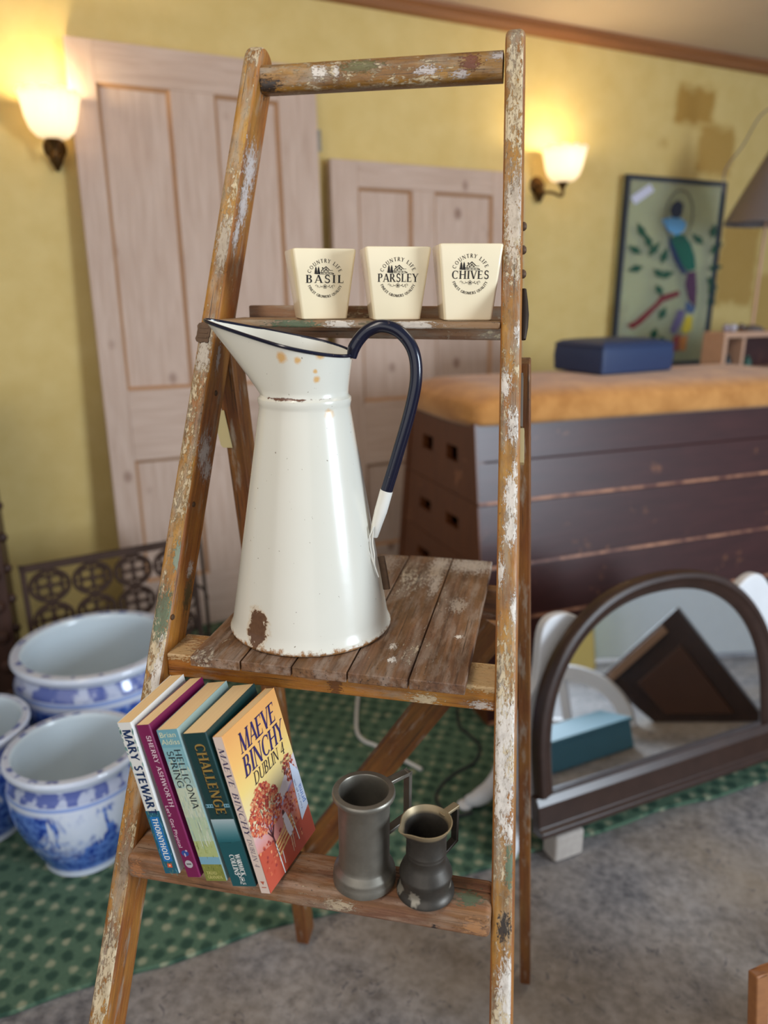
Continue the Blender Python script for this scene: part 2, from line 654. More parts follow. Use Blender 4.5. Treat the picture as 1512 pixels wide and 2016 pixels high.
struct(MB().prism([(0.0, CEIL - 0.055), (0.022, CEIL - 0.05), (0.034, CEIL - 0.03), (0.026, CEIL - 0.012), (0.03, CEIL), (0.0, CEIL)], -2.2, 5.2, T=frame(N_W, Zu, W(0, 0, 0)) @ M.Scale(-1, 4, (0, 0, 1))).build('trim_1', MAT['trim'], mw=TW))

# concrete floor
m = N('worn_concrete')
co = m.co()
f1 = m.noise(co, 7, 6, 0.65)
f2 = m.noise(co, 46, 5, 0.6)
f3 = m.noise(m.co((1, 1, 1), (4, 2, 0)), 2.2, 3)
c = m.mix(m.ramp(m.math('ADD', m.math('MULTIPLY', f1, 0.5), m.math('MULTIPLY', f2, 0.5)), [(0.38, 0.0), (0.6, 1.0)]), srgb(80, 77, 79), srgb(142, 136, 134))
brn = m.math('MULTIPLY', m.ramp(f3, [(0.42, 0.0), (0.68, 1.0)]), 0.5)
c = m.mix(brn, c, srgb(156, 136, 110))
spk = m.noise(m.co((1, 1, 1), (1, 7, 0)), 30, 3, 0.7, 1.5)
c = m.mix(m.ramp(spk, [(0.6, 0.0), (0.68, 0.7)]), c, srgb(70, 66, 72))
m.bump(m.math('ADD', f1, f2), 0.25, 0.004)
MAT['concrete'] = m.set(c, 0.62)
struct(MB().box((-5, -4, -0.08), (5.5, 6, 0.0)).build('floor', MAT['concrete']))

# green patterned carpet: its near edge runs parallel to the back wall
m = N('green_sprig_carpet')
co = m.co((24, 24, 24), (0, 0, 0), (0, 0, 0.62))
vor = m.n('ShaderNodeTexVoronoi')
vor.inputs['Scale'].default_value = 1.0
vor.inputs['Randomness'].default_value = 0.28
m.l(co, vor.inputs['Vector'])
vor2 = m.n('ShaderNodeTexVoronoi')
vor2.inputs['Scale'].default_value = 1.0
vor2.inputs['Randomness'].default_value = 0.28
m.l(m.co((24, 24, 24), (0.5, 0.5, 0), (0, 0, 0.62)), vor2.inputs['Vector'])
nz = m.noise(m.co(), 420, 3)
nb = m.noise(m.co(), 60, 3)
g = m.mix(nz, srgb(58, 82, 66), srgb(100, 124, 102))
wv = m.math('ADD', vor.outputs['Distance'], m.math('MULTIPLY', m.math('SUBTRACT', nb, 0.5), 0.35))
wv2 = m.math('ADD', vor2.outputs['Distance'], m.math('MULTIPLY', m.math('SUBTRACT', nb, 0.5), 0.35))
g = m.mix(m.ramp(wv, [(0.22, 0.8), (0.38, 0.0)]), g, srgb(42, 66, 56))
g = m.mix(m.ramp(wv2, [(0.14, 0.7), (0.28, 0.0)]), g, srgb(160, 160, 132))
m.bump(nz, 0.6, 0.004)
MAT['carpet'] = m.set(g, 0.95, None, 0.1)
ce = V((1.517, 1.003, 0)).normalized()
cn = V((-ce.y, ce.x, 0))
c0 = V((-0.665, 0.243, 0))
TCp = frame(ce, cn, c0)
b = MB()
NX, NY = 60, 3
edge_pts = [(-2.2 + 5.4 * i / NX, 0.006 * sin(i * 1.7) + 0.004 * sin(i * 0.6)) for i in range(NX + 1)]
QB = TCp.inverted() @ W(-1.9, 0.012, 0), TCp.inverted() @ W(4.2, 0.012, 0)
edge_pts = [(QB[0].x + 5.4 * i / NX, y) for i, (x, y) in enumerate(edge_pts)]
poly = edge_pts + [(QB[1].x, QB[1].y), (QB[0].x, QB[0].y)]
b.prism(poly, 0.0005, 0.011, T=TCp)
cp = b.build('carpet', MAT['carpet'], mw=TCp, bevel=0.003)
tag(cp, 'green carpet patterned with small dark sprigs, laid over the concrete floor', 'carpet')


# ------------------------------------------------------------------ stripped pine doors leaning on the back wall
def pine(name, seed, rot=0):
    m = N(name)
    co = m.co((60, 5, 60) if not rot else (5, 60, 60), (seed, seed, 0))
    g = m.noise(co, 1.0, 4, 0.55, 0.5)
    c = m.mix(m.ramp(g, [(0.3, 0), (0.72, 1)]), srgb(184, 156, 138), srgb(208, 184, 168))
    k = m.n('ShaderNodeTexVoronoi')
    k.inputs['Scale'].default_value = 1.0
    m.l(m.co((7, 5, 7), (seed * 2, 0, 0)), k.inputs['Vector'])
    c = m.mix(m.ramp(k.outputs['Distance'], [(0.06, 0.85), (0.16, 0.0)]), c, srgb(118, 80, 60))
    big = m.noise(m.co((2, 2, 2), (0, seed, 0)), 1.0, 3)
    c = m.mix(m.math('MULTIPLY', big, 0.35), c, srgb(190, 164, 148))
    m.bump(g, 0.15, 0.001)
    return m.set(c, 0.65)


MAT['pine_v'] = pine('stripped_pine_upright', 2.0)
MAT['pine_h'] = pine('stripped_pine_rail', 5.0, 1)
MAT['pine_p'] = pine('stripped_pine_panel', 8.0)
MAT['pine_edge'] = plain('panel_moulding_pine', srgb(176, 132, 94), 0.6, var=0.15)
MAT['steel'] = plain('dull_steel', srgb(150, 146, 138), 0.4, 0.9, 0.1)


def panel_door(label, top_left, width, height, lean, cols, rows, hinge_px=None):
    """cols: x spans of the panels; rows: y spans. Panels are recessed, framed by stiles, muntin and rails."""
    upv = (Zu * cos(lean) - N_W * sin(lean)).normalized()
    org = V(top_left) - upv * height
    org.z = 0.013
    T = frame(E_W, upv, org)
    t = thing('panelled_door', org, label, 'door')
    th = 0.036
    xs = [0] + [v for c_ in cols for v in c_] + [width]
    stiles = [(xs[i], xs[i + 1]) for i in range(0, len(xs), 2)]
    for i, (x0, x1) in enumerate(stiles):
        if i in (0, len(stiles) - 1):
            MB().box((x0, 0, -th), (x1, height, 0), T=T).build('stile', MAT['pine_v'], t, mw=T, bevel=0.002)
    ys = [0] + [v for r_ in rows for v in r_] + [height]
    xl, xr = stiles[0][1], stiles[-1][0]
    for i in range(0, len(ys), 2):
        MB().box((xl, ys[i], -th), (xr, ys[i + 1], -0.0006), T=T).build('rail', MAT['pine_h'], t, mw=T, bevel=0.002)
    for (y0, y1) in rows:
        for (x0, x1) in stiles[1:-1]:
            MB().box((x0, y0, -th), (x1, y1, -0.0004), T=T).build('muntin', MAT['pine_v'], t, mw=T, bevel=0.002)
        for (x0, x1) in cols:
            b = MB().box((x0, y0, -0.024), (x1, y1, -0.015), T=T)
            p = b.build('panel', MAT['pine_p'], t, mw=T)
            mo = MB()
            w = 0.011
            for q in ([(x0, y0), (x1, y0), (x1 - w, y0 + w), (x0 + w, y0 + w)], [(x1, y0), (x1, y1), (x1 - w, y1 - w), (x1 - w, y0 + w)], [(x1, y1), (x0, y1), (x0 + w, y1 - w), (x1 - w, y1 - w)], [(x0, y1), (x0, y0), (x0 + w, y0 + w), (x0 + w, y1 - w)]):
                mo.add([(q[0][0], q[0][1], -0.003), (q[1][0], q[1][1], -0.003), (q[2][0], q[2][1], -0.0145), (q[3][0], q[3][1], -0.0145), (q[0][0], q[0][1], -0.015), (q[1][0], q[1][1], -0.015)], [(0, 1, 2, 3), (0, 4, 5, 1)], 0, False, T)
            mo.build('moulding', MAT['pine_edge'], p)
    return t, T


d1_top = onplane((125, 78), W(0, 0.055, 0), N_W)
lean1 = 0.06
def door_uv(p, T):
    q = T.inverted() @ onplane(p, T.translation, T.to_3x3() @ V((0, 0, 1)))
    return q.x, q.y


Hd = d1_top.z / cos(lean1)
upv = (Zu * cos(lean1) - N_W * sin(lean1))
T = frame(E_W, upv, d1_top - upv * Hd)
U = lambda x, y: door_uv((x, y), T)
c1 = [(U(213, 400)[0], U(352, 400)[0]), (U(436, 400)[0], U(558, 400)[0])]
wd = U(627, 300)[0]
r1 = [(0.2, U(265, 915)[1]), (U(262, 776)[1], U(215, 172)[1])]
door1, TD1 = panel_door('tall stripped pine panelled door leaning on the yellow wall beside the left wall lamp', d1_top, wd, Hd, lean1, c1, r1)
hy = U(625, 285)[1]
h = MB().box((wd - 0.002, hy - 0.035, -0.03), (wd + 0.004, hy + 0.035, 0.003), T=TD1)
for k in range(3):
    h.lathe([(0.0, -0.012), (0.005, -0.012), (0.005, 0.012), (0.0, 0.012)], 10, TD1 @ M.Translation((wd + 0.006, hy - 0.024 + 0.024 * k, 0.004)) @ M.Rotation(pi / 2, 4, 'X'))
h.build('hinge', MAT['steel'], door1)
d2_top = onplane((650, 319), W(0, 0.055, 0), N_W)
Hd2 = d2_top.z / cos(lean1)
T = frame(E_W, upv, d2_top - upv * Hd2)
c2 = [(U(712, 600)[0], U(815, 600)[0]), (U(858, 600)[0], U(969, 600)[0])]
wd2 = U(1028, 600)[0]
r2 = [(0.2, U(800, 913)[1]), (U(800, 792)[1], U(800, 381)[1])]
panel_door('shorter stripped pine panelled door leaning on the wall behind the pots', d2_top, wd2, Hd2, lean1, c2, r2)

# ------------------------------------------------------------------ wall lamps
m = N('frosted_fluted_glass')
tr = m.n('ShaderNodeBsdfTranslucent')
tr.inputs['Color'].default_value = (0.95, 0.92, 0.9, 1)
gl = m.n('ShaderNodeBsdfPrincipled')
gl.inputs['Base Color'].default_value = (0.9, 0.86, 0.8, 1)
gl.inputs['Roughness'].default_value = 0.3
mx = m.n('ShaderNodeMixShader')
mx.inputs[0].default_value = 0.58
m.l(tr.outputs[0], mx.inputs[1])
m.l(gl.outputs[0], mx.inputs[2])
m.l(mx.outputs[0], m.out.inputs[0])
MAT['glass_shade'] = m.m
m = N('lit_bulb')
m.b.inputs['Emission Color'].default_value = (1, 0.82, 0.5, 1)
m.b.inputs['Emission Strength'].default_value = 25
MAT['bulb'] = m.m
MAT['brass'] = plain('aged_brass', srgb(92, 66, 34), 0.4, 0.85, 0.3, 60)


def wall_lamp(label, shade_px, plate_px, out, power, sc):
    c = onplane(shade_px, W(0, out, 0), N_W)          # centre of the shade
    p = onplane(plate_px, W(0, 0.0, 0), N_W)
    s_c = (c - A_W).dot(E_W)
    t = thing('wall_lamp', p, label, 'lamp', 'wall lamps')
    Tp = frame(E_W, Zu, p)
    MB().lathe([(0.0, 0.02), (0.014, 0.02), (0.028, 0.012), (0.034, 0.004), (0.036, 0.0003)], 24, Tp).build('backplate', MAT['brass'], t)
    base = c - Zu * 0.072 * sc
    pts = smoothpath([p + N_W * 0.012 + Zu * 0.0, p + N_W * 0.05 * sc - Zu * 0.03, (p + base) / 2 + N_W * 0.02 - Zu * 0.035, base - Zu * 0.05 + N_W * 0.0, base - Zu * 0.012], 7)
    arm = MB().tube(pts, 0.0065, 10)
    arm.build('arm', MAT['brass'], t)
    MB().lathe([(0.0, -0.03), (0.008, -0.03), (0.011, -0.018), (0.024 * sc, -0.004), (0.027 * sc, 0.003), (0.0, 0.004)], 20, M.Translation(base)).build('gallery', MAT['brass'], t)
    # drop finial on the plate
    MB().lathe([(0.0, -0.075), (0.006, -0.07), (0.012, -0.058), (0.02, -0.045), (0.024, -0.03), (0.016, -0.016), (0.02, 0.0), (0.012, 0.012), (0.0, 0.014)], 16, M.Translation(p + N_W * 0.026)).build('finial', MAT['brass'], t)
    prof = [(0.028, 0.0), (0.05, 0.008), (0.07, 0.03), (0.08, 0.06), (0.086, 0.09), (0.092, 0.118), (0.1, 0.137)]
    n = 72
    rings = []
    for k, (r, z) in enumerate(prof):
        rings.append([(sc * r * (1 + 0.02 * cos(18 * 2 * pi * i / n)) * cos(2 * pi * i / n), sc * r * (1 + 0.02 * cos(18 * 2 * pi * i / n)) * sin(2 * pi * i / n), sc * (z + (0.009 * abs(cos(6 * 2 * pi * i / n)) if k == len(prof) - 1 else 0))) for i in range(n)])
    sh = MB().loft(rings, T=M.Translation(base + Zu * 0.0)).build('glass_shade', MAT['glass_shade'], t)
    so = sh.modifiers.new('thickness', 'SOLIDIFY')
    so.thickness = 0.003
    bp = base + Zu * 0.085 * sc
    MB().lathe([(0.0, -0.045), (0.012, -0.043), (0.014, -0.025), (0.024, -0.003), (0.026, 0.012), (0.018, 0.03), (0.0, 0.038)], 20, M.Translation(bp)).build('bulb', MAT['bulb'], t)
    d = bpy.data.lights.new('bulb_light', 'POINT')
    d.energy = power
    d.color = (1.0, 0.8, 0.46)
    d.shadow_soft_size = 0.028
    lo = bpy.data.objects.new('bulb_light', d)
    C.objects.link(lo)
    lo.location = bp + Zu * 0.05 * sc
    return t


wall_lamp('lit brass wall lamp with fluted glass shade, left of the tall pine door', (100, 228), (108, 292), 0.12, 4.4, 0.92)
wall_lamp('lit brass wall lamp with fluted glass shade, right of the ladder', (1110, 325), (1056, 365), 0.13, 4.2, 0.92)

# ------------------------------------------------------------------ the painter's stepladder
Z0 = 0.65                                          # height of the lowest tread in view
LA, LB, LK = 0.1966, 0.0537, 0.4285                # half gap between stiles, its taper, backward lean


def st(s, z):
    return V((s * (LA - LB * z), LK * z, z + Z0))


ladder = thing('stepladder', (0.03, 0.1, 0.0), 'old wooden stepladder with platform, covered in flaking paint spots', 'ladder')
dep = V((0, 1, -LK)).normalized()
SW, SD = 0.0228, 0.052


stiles = {}
for s in (-1, 1):
    zb, zt = -Z0 + 0.012, 0.868
    p0, p1 = st(s, zb), st(s, zt)
    T = frame(p1 - p0, dep, p0)                   # X up the stile, Y to the back, Z sideways
    Ln = (p1 - p0).length
    sgn = 1 if (T.to_3x3() @ V((0, 0, 1))).x * s > 0 else -1
    r = SD / 2
    prof = [(0, 0), (0, SD)] + [(Ln + r * cos(radians(a)), r - r * sin(radians(a)) if False else r + r * sin(radians(a))) for a in range(90, -91, -15)]
    b = MB().prism(prof, 0, sgn * SW, T=T)
    o = b.build('stile', [MAT['cream_tag'], MAT['cream_tag']], ladder, mw=T, bevel=0.0065, seg=4, angle=50)
    for p in o.data.polygons:
        if p.normal.y < -0.3 or p.normal.x > 0.2:
            p.material_index = 1
    stiles[s] = (o, T, sgn, Ln)


def on_stile(s, p, face):
    """local (x, y, z) on a stile where the photograph's line of sight meets its front or inner face"""
    T = stiles[s][1]
    nrm = T.to_3x3() @ (V((0, 1, 0)) if face == 'front' else V((0, 0, 1)))
    return T.inverted() @ onplane(p, T.translation, nrm)


TL_, TR_ = stiles[-1][1], stiles[1][1]


def spots_for(s_, face, rows):
    """(px, py, half length, half width, colour) -> shader spots in the stile's own coordinates"""
    out = []
    for (x, y, hl, hw, c_) in rows:
        q = on_stile(s_, (x, y), face)
        out.append(((q.x, q.y, q.z), (hl, hw if face == 'inner' else 0.02, 0.02 if face == 'inner' else hw), c_, 0.95))
    return out


front_tone = ((180, 116, 44), (100, 62, 28))
for s_, fl_, fr, inn in ((-1, 0.72,
        [(322, 1208, .026, .011, GREEN_), (352, 1095, .015, .007, (128, 140, 120)), (384, 945, .012, .004, GREEN_), (345, 1260, .03, .006, WHITE_), (310, 1330, .03, .006, WHITE_), (440, 480, .03, .008, (176, 160, 140)), (400, 700, .02, .009, (188, 176, 160))],
        [(492, 335, .028, .014, LILAC_), (480, 400, .03, .01, LILAC_), (466, 460, .02, .006, LILAC_), (402, 890, .02, .012, LILAC_), (408, 925, .012, .009, LILAC_), (374, 1122, .01, .006, LILAC_), (430, 705, .014, .004, LILAC_), (370, 1168, .018, .009, (84, 74, 44)), (520, 170, .012, .012, BLACK_)]),
      (1, 0.74,
        [(1008, 975, .022, .007, WHITE_), (1006, 1045, .014, .006, WHITE_), (1013, 930, .012, .0025, WHITE_), (995, 1440, .028, .013, WHITE_), (985, 1500, .028, .009, WHITE_), (990, 1570, .03, .009, WHITE_), (1003, 1640, .012, .004, WHITE_), (992, 760, .014, .006, WHITE_), (1012, 838, .016, .006, WHITE_), (1015, 1200, .014, .005, WHITE_), (985, 1125, .012, .004, WHITE_), (1023, 655, .012, .004, WHITE_), (1000, 1950, .03, .008, WHITE_), (1012, 430, .05, .009, (206, 190, 170)), (1030, 380, .04, .004, (196, 180, 166)), (1030, 490, .016, .003, BLACK_), (992, 1825, .01, .006, BLACK_), (1032, 355, .006, .002, BLACK_), (1003, 1710, .02, .0035, GREEN_)],
        [(990, 500, .02, .02, WHITE_)])):
    o_ = stiles[s_][0]
    o_.data.materials[1] = painted_wood('worn_stile_front', front_tone, 0.8, fl_, 9, 1.3 + s_, 0.75, 0.42, 0.8, spots=spots_for(s_, 'front', fr))
    o_.data.materials[0] = painted_wood('stile_inner_face', ((170, 100, 36), (112, 60, 20)), 0.08, 0.12, 7, 4.1 + s_, 0.35, 0.42, 0.35, spots=spots_for(s_, 'inner', inn))

# worn metal plate on the front of the left stile
q = on_stile(-1, (401, 655), 'front')
Tf = TL_ @ M.Rotation(pi / 2, 4, 'X') @ M.Translation((q.x, q.z, 0.0004))
b = MB()
pl = []
for i in range(28):
    a = 2 * pi * i / 28
    e = 0.011 * (1 + 0.06 * sin(7 * a) + 0.04 * sin(13 * a))
    pl.append((1.15 * e * max(-0.95, min(0.95, 1.3 * cos(a))), 0.8 * e * max(-0.95, min(0.95, 1.3 * sin(a)))))
b.prism(pl, -0.0006, 0.0009, T=Tf)
for k in (-0.006, 0.0, 0.006):
    b.box((k - 0.0012, -0.006, 0.0009), (k + 0.0012, 0.006, 0.0014), T=Tf)
b.build('makers_plate', MAT['rust'], stiles[-1][0], mw=None, bevel=0.0003)

# bolts and catch on the outside of the right stile, screw heads on the inside of the left
xo = stiles[1][2] * SW
for py_ in (435, 482, 530):
    q = on_stile(1, (1034, py_), 'front')
    MB().lathe([(0.0, 0.0045), (0.003, 0.004), (0.0048, 0.002), (0.005, 0.0)], 14, TR_ @ M.Translation((q.x, 0.012, xo)) @ (M.Rotation(pi, 4, 'X') if xo < 0 else M.Identity(4))).build('bolt_head', MAT['rust'], stiles[1][0])
q = on_stile(1, (1036, 605), 'front')
MB().tube([TR_ @ V((q.x + dx, 0.02 + 0.002 * sin(dx * 60), xo * 1.08)) for dx in (-0.03, -0.015, 0, 0.015, 0.03)], [0.003, 0.0055, 0.0062, 0.005, 0.003], 10).build('hinge_catch', MAT['iron_dark'], stiles[1][0])
q0, q1 = on_stile(1, (1031, 905), 'front'), on_stile(1, (1031, 725), 'front')
qm = q0.x + (q1.x - q0.x) * 0.4
ya, yb = 0.016, 0.04
MB().box((qm, ya, min(xo, xo * 1.1)), (q1.x, yb, max(xo, xo * 1.1)), T=TR_).build('hinge_plate', MAT['steel'], stiles[1][0])
MB().box((q0.x, ya, min(xo, xo * 1.18)), (qm - 0.002, yb - 0.008, max(xo, xo * 1.18)), T=TR_).build('card_label', MAT['cream_tag'], stiles[1][0])
zi = -stiles[-1][2] * 0.0
for p in ((425, 774), (381, 993), (340, 1215)):
    q = on_stile(-1, p, 'inner')
    MB().lathe([(0.0, 0.0016), (0.0028, 0.0012), (0.0036, 0.0)], 12, TL_ @ M.Translation((q.x, q.y, 0)) @ (M.Rotation(pi, 4, 'X') if stiles[-1][2] > 0 else M.Identity(4))).build('screw_head', MAT['rust'], stiles[-1][0])

# top bar: a rounded octagonal rail let into both stiles
cl, cr = on_stile(-1, (512, 143), 'inner'), None
yc = 0.024
xl = cl.x
pL = TL_ @ V((xl, yc, 0))
# matching height on the right stile
f = (pL.z - TR_.translation.z) / (TR_ @ V((1, 0, 0)) - TR_.translation).z
pR = TR_ @ V((on_stile(1, (1000, 126), 'inner').x, yc, 0))
pR = V((pR.x, pL.y, pL.z))
Tb = frame(pR - pL, V((0, 1, 0)), pL)
LnB = (pR - pL).length
R_ = 0.0172
poly = [(R_ * 1.0 * cos(radians(a)) * 0.95, R_ * sin(radians(a))) for a in range(0, 360, 15)]
oct_ = []
for a in range(0, 360, 12):
    c_, s_ = cos(radians(a)), sin(radians(a))
    k = (abs(c_) ** 4 + abs(s_) ** 4) ** -0.25
    oct_.append((R_ * 0.93 * k * c_, R_ * 0.93 * k * s_))
b = MB()
b.loft([[V((x, p[0], p[1])) for p in oct_] for x in [0.0 + LnB * i / 20 for i in range(21)]], T=Tb, cap0=True, cap1=True)
fy = -0.93 * R_
MAT['rail'] = painted_wood('top_bar_wood', ((158, 108, 42), (88, 58, 24)), 0.45, 0.5, 8, 2.2, 0.8, 0.36, 0.6, spots=[((x, fy, z), (hl, 0.01, hw), c_, 0.95) for (x, z, hl, hw, c_) in
    ((0.072, 0.004, .004, .006, WHITE_), (0.08, 0.002, .006, .006, WHITE_), (0.098, 0.003, .004, .006, WHITE_), (0.13, 0.006, .022, .006, (96, 92, 42)), (0.21, -0.003, .014, .004, LILAC_), (0.25, -0.008, .01, .004, LILAC_), (0.262, 0.004, .01, .008, (110, 50, 26)), (0.01, -0.01, .012, .009, BLACK_), (0.3, 0.008, .014, .004, LILAC_))])
bar = b.build('top_bar', MAT['rail'], ladder, mw=Tb)

# treads
def tread(name, z, y0, y1, th, mat, bev, ends=0.0):
    xh = LA - LB * (z - Z0) + ends
    T = frame((1, 0, 0), (0, 1, 0), (-xh, y0, z - th))
    return MB().box((-xh, y0, z - th), (xh, y1, z)).build(name, mat, ladder, mw=T, bevel=bev, seg=4)


MAT['tread'] = painted_wood('tread_wood', ((156, 108, 80), (88, 58, 44)), 0.6, 0.24, 4, 6.5, 0.7, 0.5, 0.2, (206, 172, 124), (164, 138, 116), spots=[((0.372, 0.02, 0.029), (.012, .009, .006), GREEN_, .9), ((0.24, 0.001, 0.012), (.014, .006, .006), (196, 176, 146), .9), ((0.38, 0.002, 0.012), (.012, .006, .01), (196, 140, 90), .7), ((0.012, 0.001, 0.014), (.008, .008, .009), (176, 116, 70), .8), ((0.34, 0.0, 0.004), (.003, .006, .003), BLACK_, .9)])
MAT['bearer'] = painted_wood('bearer_wood', ((186, 114, 38), (120, 64, 18)), 0.05, -0.05, 6, 5.9, 0.5, 0.35, 0.5, spots=[((0.36, 0.0, 0.006), (.012, .01, .005), WHITE_, .9), ((0.30, 0, 0.006), (.014, .01, .006), (206, 186, 150), .9), ((0.2, 0, 0.012), (.006, .01, .02), (92, 46, 14), .8), ((0.01, 0.0, 0.0285), (.03, .04, .006), (206, 176, 130), .8), ((0.37, 0.02, 0.0285), (.05, .05, .006), (206, 176, 130), .8)])
MAT['shelf'] = painted_wood('shelf_wood', ((170, 136, 100), (118, 86, 60)), 0.7, 0.3, 6, 8.5, 0.5, 0.6, 0.15, spots=[((0.095, 0.0, 0.004), (.026, .01, .006), GREEN_, .95), ((0.15, 0.0, 0.004), (.014, .01, .006), WHITE_, .9), ((0.2, 0.0, 0.004), (.02, .01, .006), (96, 92, 60), .8), ((0.24, 0.0, 0.004), (.02, .01, .006), WHITE_, .8)])
PLANK_SP = {0: [], 1: [], 2: [((0.33, .03, .012), (.03, .02, .01), (176, 160, 148), .8)], 3: [((0.07, 0.03, 0.012), (.007, .004, .006), WHITE_, 1), ((0.04, 0.025, 0.012), (.006, .004, .006), WHITE_, 1), ((0.33, 0.015, 0.012), (.05, .012, .01), (196, 180, 164), .9), ((0.27, 0.01, 0.012), (.04, .006, .01), (196, 180, 164), .8), ((0.1, 0.055, .012), (.004, .004, .004), GREEN_, .9)], 4: [((0.35, 0.03, 0.012), (.03, .03, .01), (186, 172, 158), .9), ((0.11, 0.02, 0.012), (.005, .004, .006), WHITE_, 1), ((0.2, 0.03, .012), (.02, .01, .01), (184, 168, 150), .7)]}
low = tread('tread', Z0, -0.0175, 0.0338, 0.029, MAT['tread'], 0.006, 0.001)
Z2 = Z0 + 0.192
bearer = tread('platform_bearer', Z2, 0.0885, 0.142, 0.0285, MAT['bearer'], 0.002, 0.001)
Z3 = Z0 + 0.5576
top = tread('top_tread', Z3, 0.2385, 0.318, 0.0085, MAT['shelf'], 0.0025, 0.0)
# platform planks laid front to back over the bearer
xs = [-0.1468, -0.0875, -0.029, 0.0325, 0.0985, 0.158]
for i in range(5):
    x0, x1 = xs[i] + 0.0007, xs[i + 1] - 0.0007
    T = frame((0, 1, 0), (-1, 0, 0), (x1, 0.0655, Z2 + 0.0003))
    p = MB().box((x0, 0.0655 + 0.0006 * (i % 2), Z2 + 0.0003), (x1, 0.441 - 0.002 * (i % 3), Z2 + 0.0125 - 0.0004 * (i % 2))).build('platform_plank', painted_wood('platform_plank_wood', ((132, 92, 64), (68, 44, 30)), 0.75, 0.38, 4, 3.7 + i * 2.3, 0.6, 0.55, 0.1, (186, 168, 146), (152, 132, 116), spots=PLANK_SP[i]), ladder, mw=T, bevel=0.0014)

# rear frame: two legs, top and platform rails, a long diagonal brace
RQ, RN = V((0, 0.50, 0)), V((0, 1.15, 0.22)).normalized()
rback = V((0, 0.22, -1.15)).normalized()
lt, lb = onplane((449, 760), RQ, RN), onplane((597, 1853), RQ, RN)
rt_, rb = onplane((1029, 800), RQ, RN), onplane((1034, 1952), RQ, RN)


def extend(a, b_, za, zb_):
    d = b_ - a
    return a + d * ((za - a.z) / d.z), a + d * ((zb_ - a.z) / d.z)


for nm, (a, b_) in (('l', extend(lt, lb, 1.17, 0.012)), ('r', extend(rt_, rb, 1.16, 0.012))):
    dd = 0.04 if nm == 'l' else 0.03
    wd_ = 0.024 if nm == 'l' else 0.018
    leg = board('rear_leg', b_, a, RN, dd, wd_, MAT['rear'], ladder, 0.002, (-0.005, -wd_ / 2))
    if nm == 'l':
        q = onplane((447, 880), RQ - RN * 0.007, RN)
        Tt = frame((0.02, 0, 1), (-1, 0, 0), q)
        cardp = onplane((441, 845), RQ - RN * 0.007, RN)
        MB().prism([(-0.026, -0.007), (-0.026, 0.006), (-0.022, 0.009), (0.02, 0.011), (0.026, 0.006), (0.026, -0.005)], -0.0004, 0.0004, T=frame((-0.05, -0.2, 1), (-1, 0, 0), cardp)).build('card_label', MAT['cream_tag'], leg)
rail = board('rear_top_rail', V((-0.163, 0.328, 1.222)), V((0.168, 0.328, 1.222)), (0, 1, 0), 0.018, 0.04, MAT['rear_rail'], ladder, 0.002, (0, -0.04))
board('rear_platform_rail', V((-0.168, 0.355, 0.842)), V((0.205, 0.355, 0.842)), (0, 1, 0), 0.022, 0.045, MAT['rear'], ladder, 0.002, (0, -0.045))
ba, bb = onplane((612, 1690), RQ + RN * 0.02, RN), onplane((955, 1275), RQ + RN * 0.02, RN)
dirb = (bb - ba).normalized()
board('diagonal_brace', ba - dirb * 0.03, bb + dirb * 0.03, RN, 0.016, 0.05, MAT['rear'], ladder, 0.002, (0.02, -0.025))

# ------------------------------------------------------------------ enamel jug
JX, JY = -0.042, 0.18
JB = Z2 + 0.0128
jug = thing('enamel_jug', (JX, JY, JB), 'tall cream enamel jug with navy handle and rust chips on the platform', 'jug')
m = N('cream_enamel_with_rust')
co = m.co()
n1 = m.noise(co, 120, 5, 0.7)
n2 = m.noise(co, 40, 4, 0.6)
X_, Y_, Z_ = m.sep(co)[0], m.sep(co)[1], m.sep(co)[2]
col = m.mix(m.noise(co, 6, 3), srgb(212, 207, 192), srgb(222, 218, 205))


def spot(p, r, ragged=0.6):
    d = m.dist(co, p)
    wob = m.math('MULTIPLY', m.math('SUBTRACT', n1, 0.5), r * ragged * 2)
    return m.math('ADD', d, wob)


def rad_at(z):
    return 0.0932 - (0.0932 - 0.0508) * (z - 0.008) / 0.254


def jugface(p):
    """local point on the jug where a line of sight meets it: nearest of a grid of surface points facing the camera"""
    best, bq = 1e9, None
    for zi in range(0, 34):
        z = 0.004 + zi * 0.0102
        for ai in range(-60, 61):
            a = radians(-90 + ai * 1.5)
            if z < 0.275:
                r = rad_at(z)
                q = (r * cos(a), r * sin(a), z)
            else:
                q3 = funnel(a, (z - 0.2765) / 0.055)
                q = (q3.x, q3.y, q3.z)
            d = V((q[0] + JX, q[1] + JY, q[2] + JB)) - CAM
            dz = d.dot(fw)
            e = (756 + F * d.dot(rt) / dz - p[0]) ** 2 + (1008 - F * d.dot(up) / dz - p[1]) ** 2
            if e < best:
                best, bq = e, q
    return bq


def funnel(a, k):
    """neck circle (k=0) rising to the tilted egg-shaped rim (k=1)"""
    k = max(0.0, min(1.0, k))
    nx, ny = 0.0488 * cos(a), 0.0488 * sin(a)
    c, s_ = cos(a), sin(a)
    rx2 = (0.0545 if c > 0 else 0.0545 + (0.113 - 0.0545) * abs(c) ** 1.5) * c
    ry = 0.058 * s_ * (1.0 if c > 0 else (1 - 0.28 * abs(c) ** 2))
    rz = 0.3185 + (0.0545 - rx2) * 0.215
    e = k ** (1.0 + 0.35 * max(0, c))
    return V((nx + (rx2 - nx) * e, ny + (ry - ny) * e, 0.2765 + (rz - 0.2765) * k))


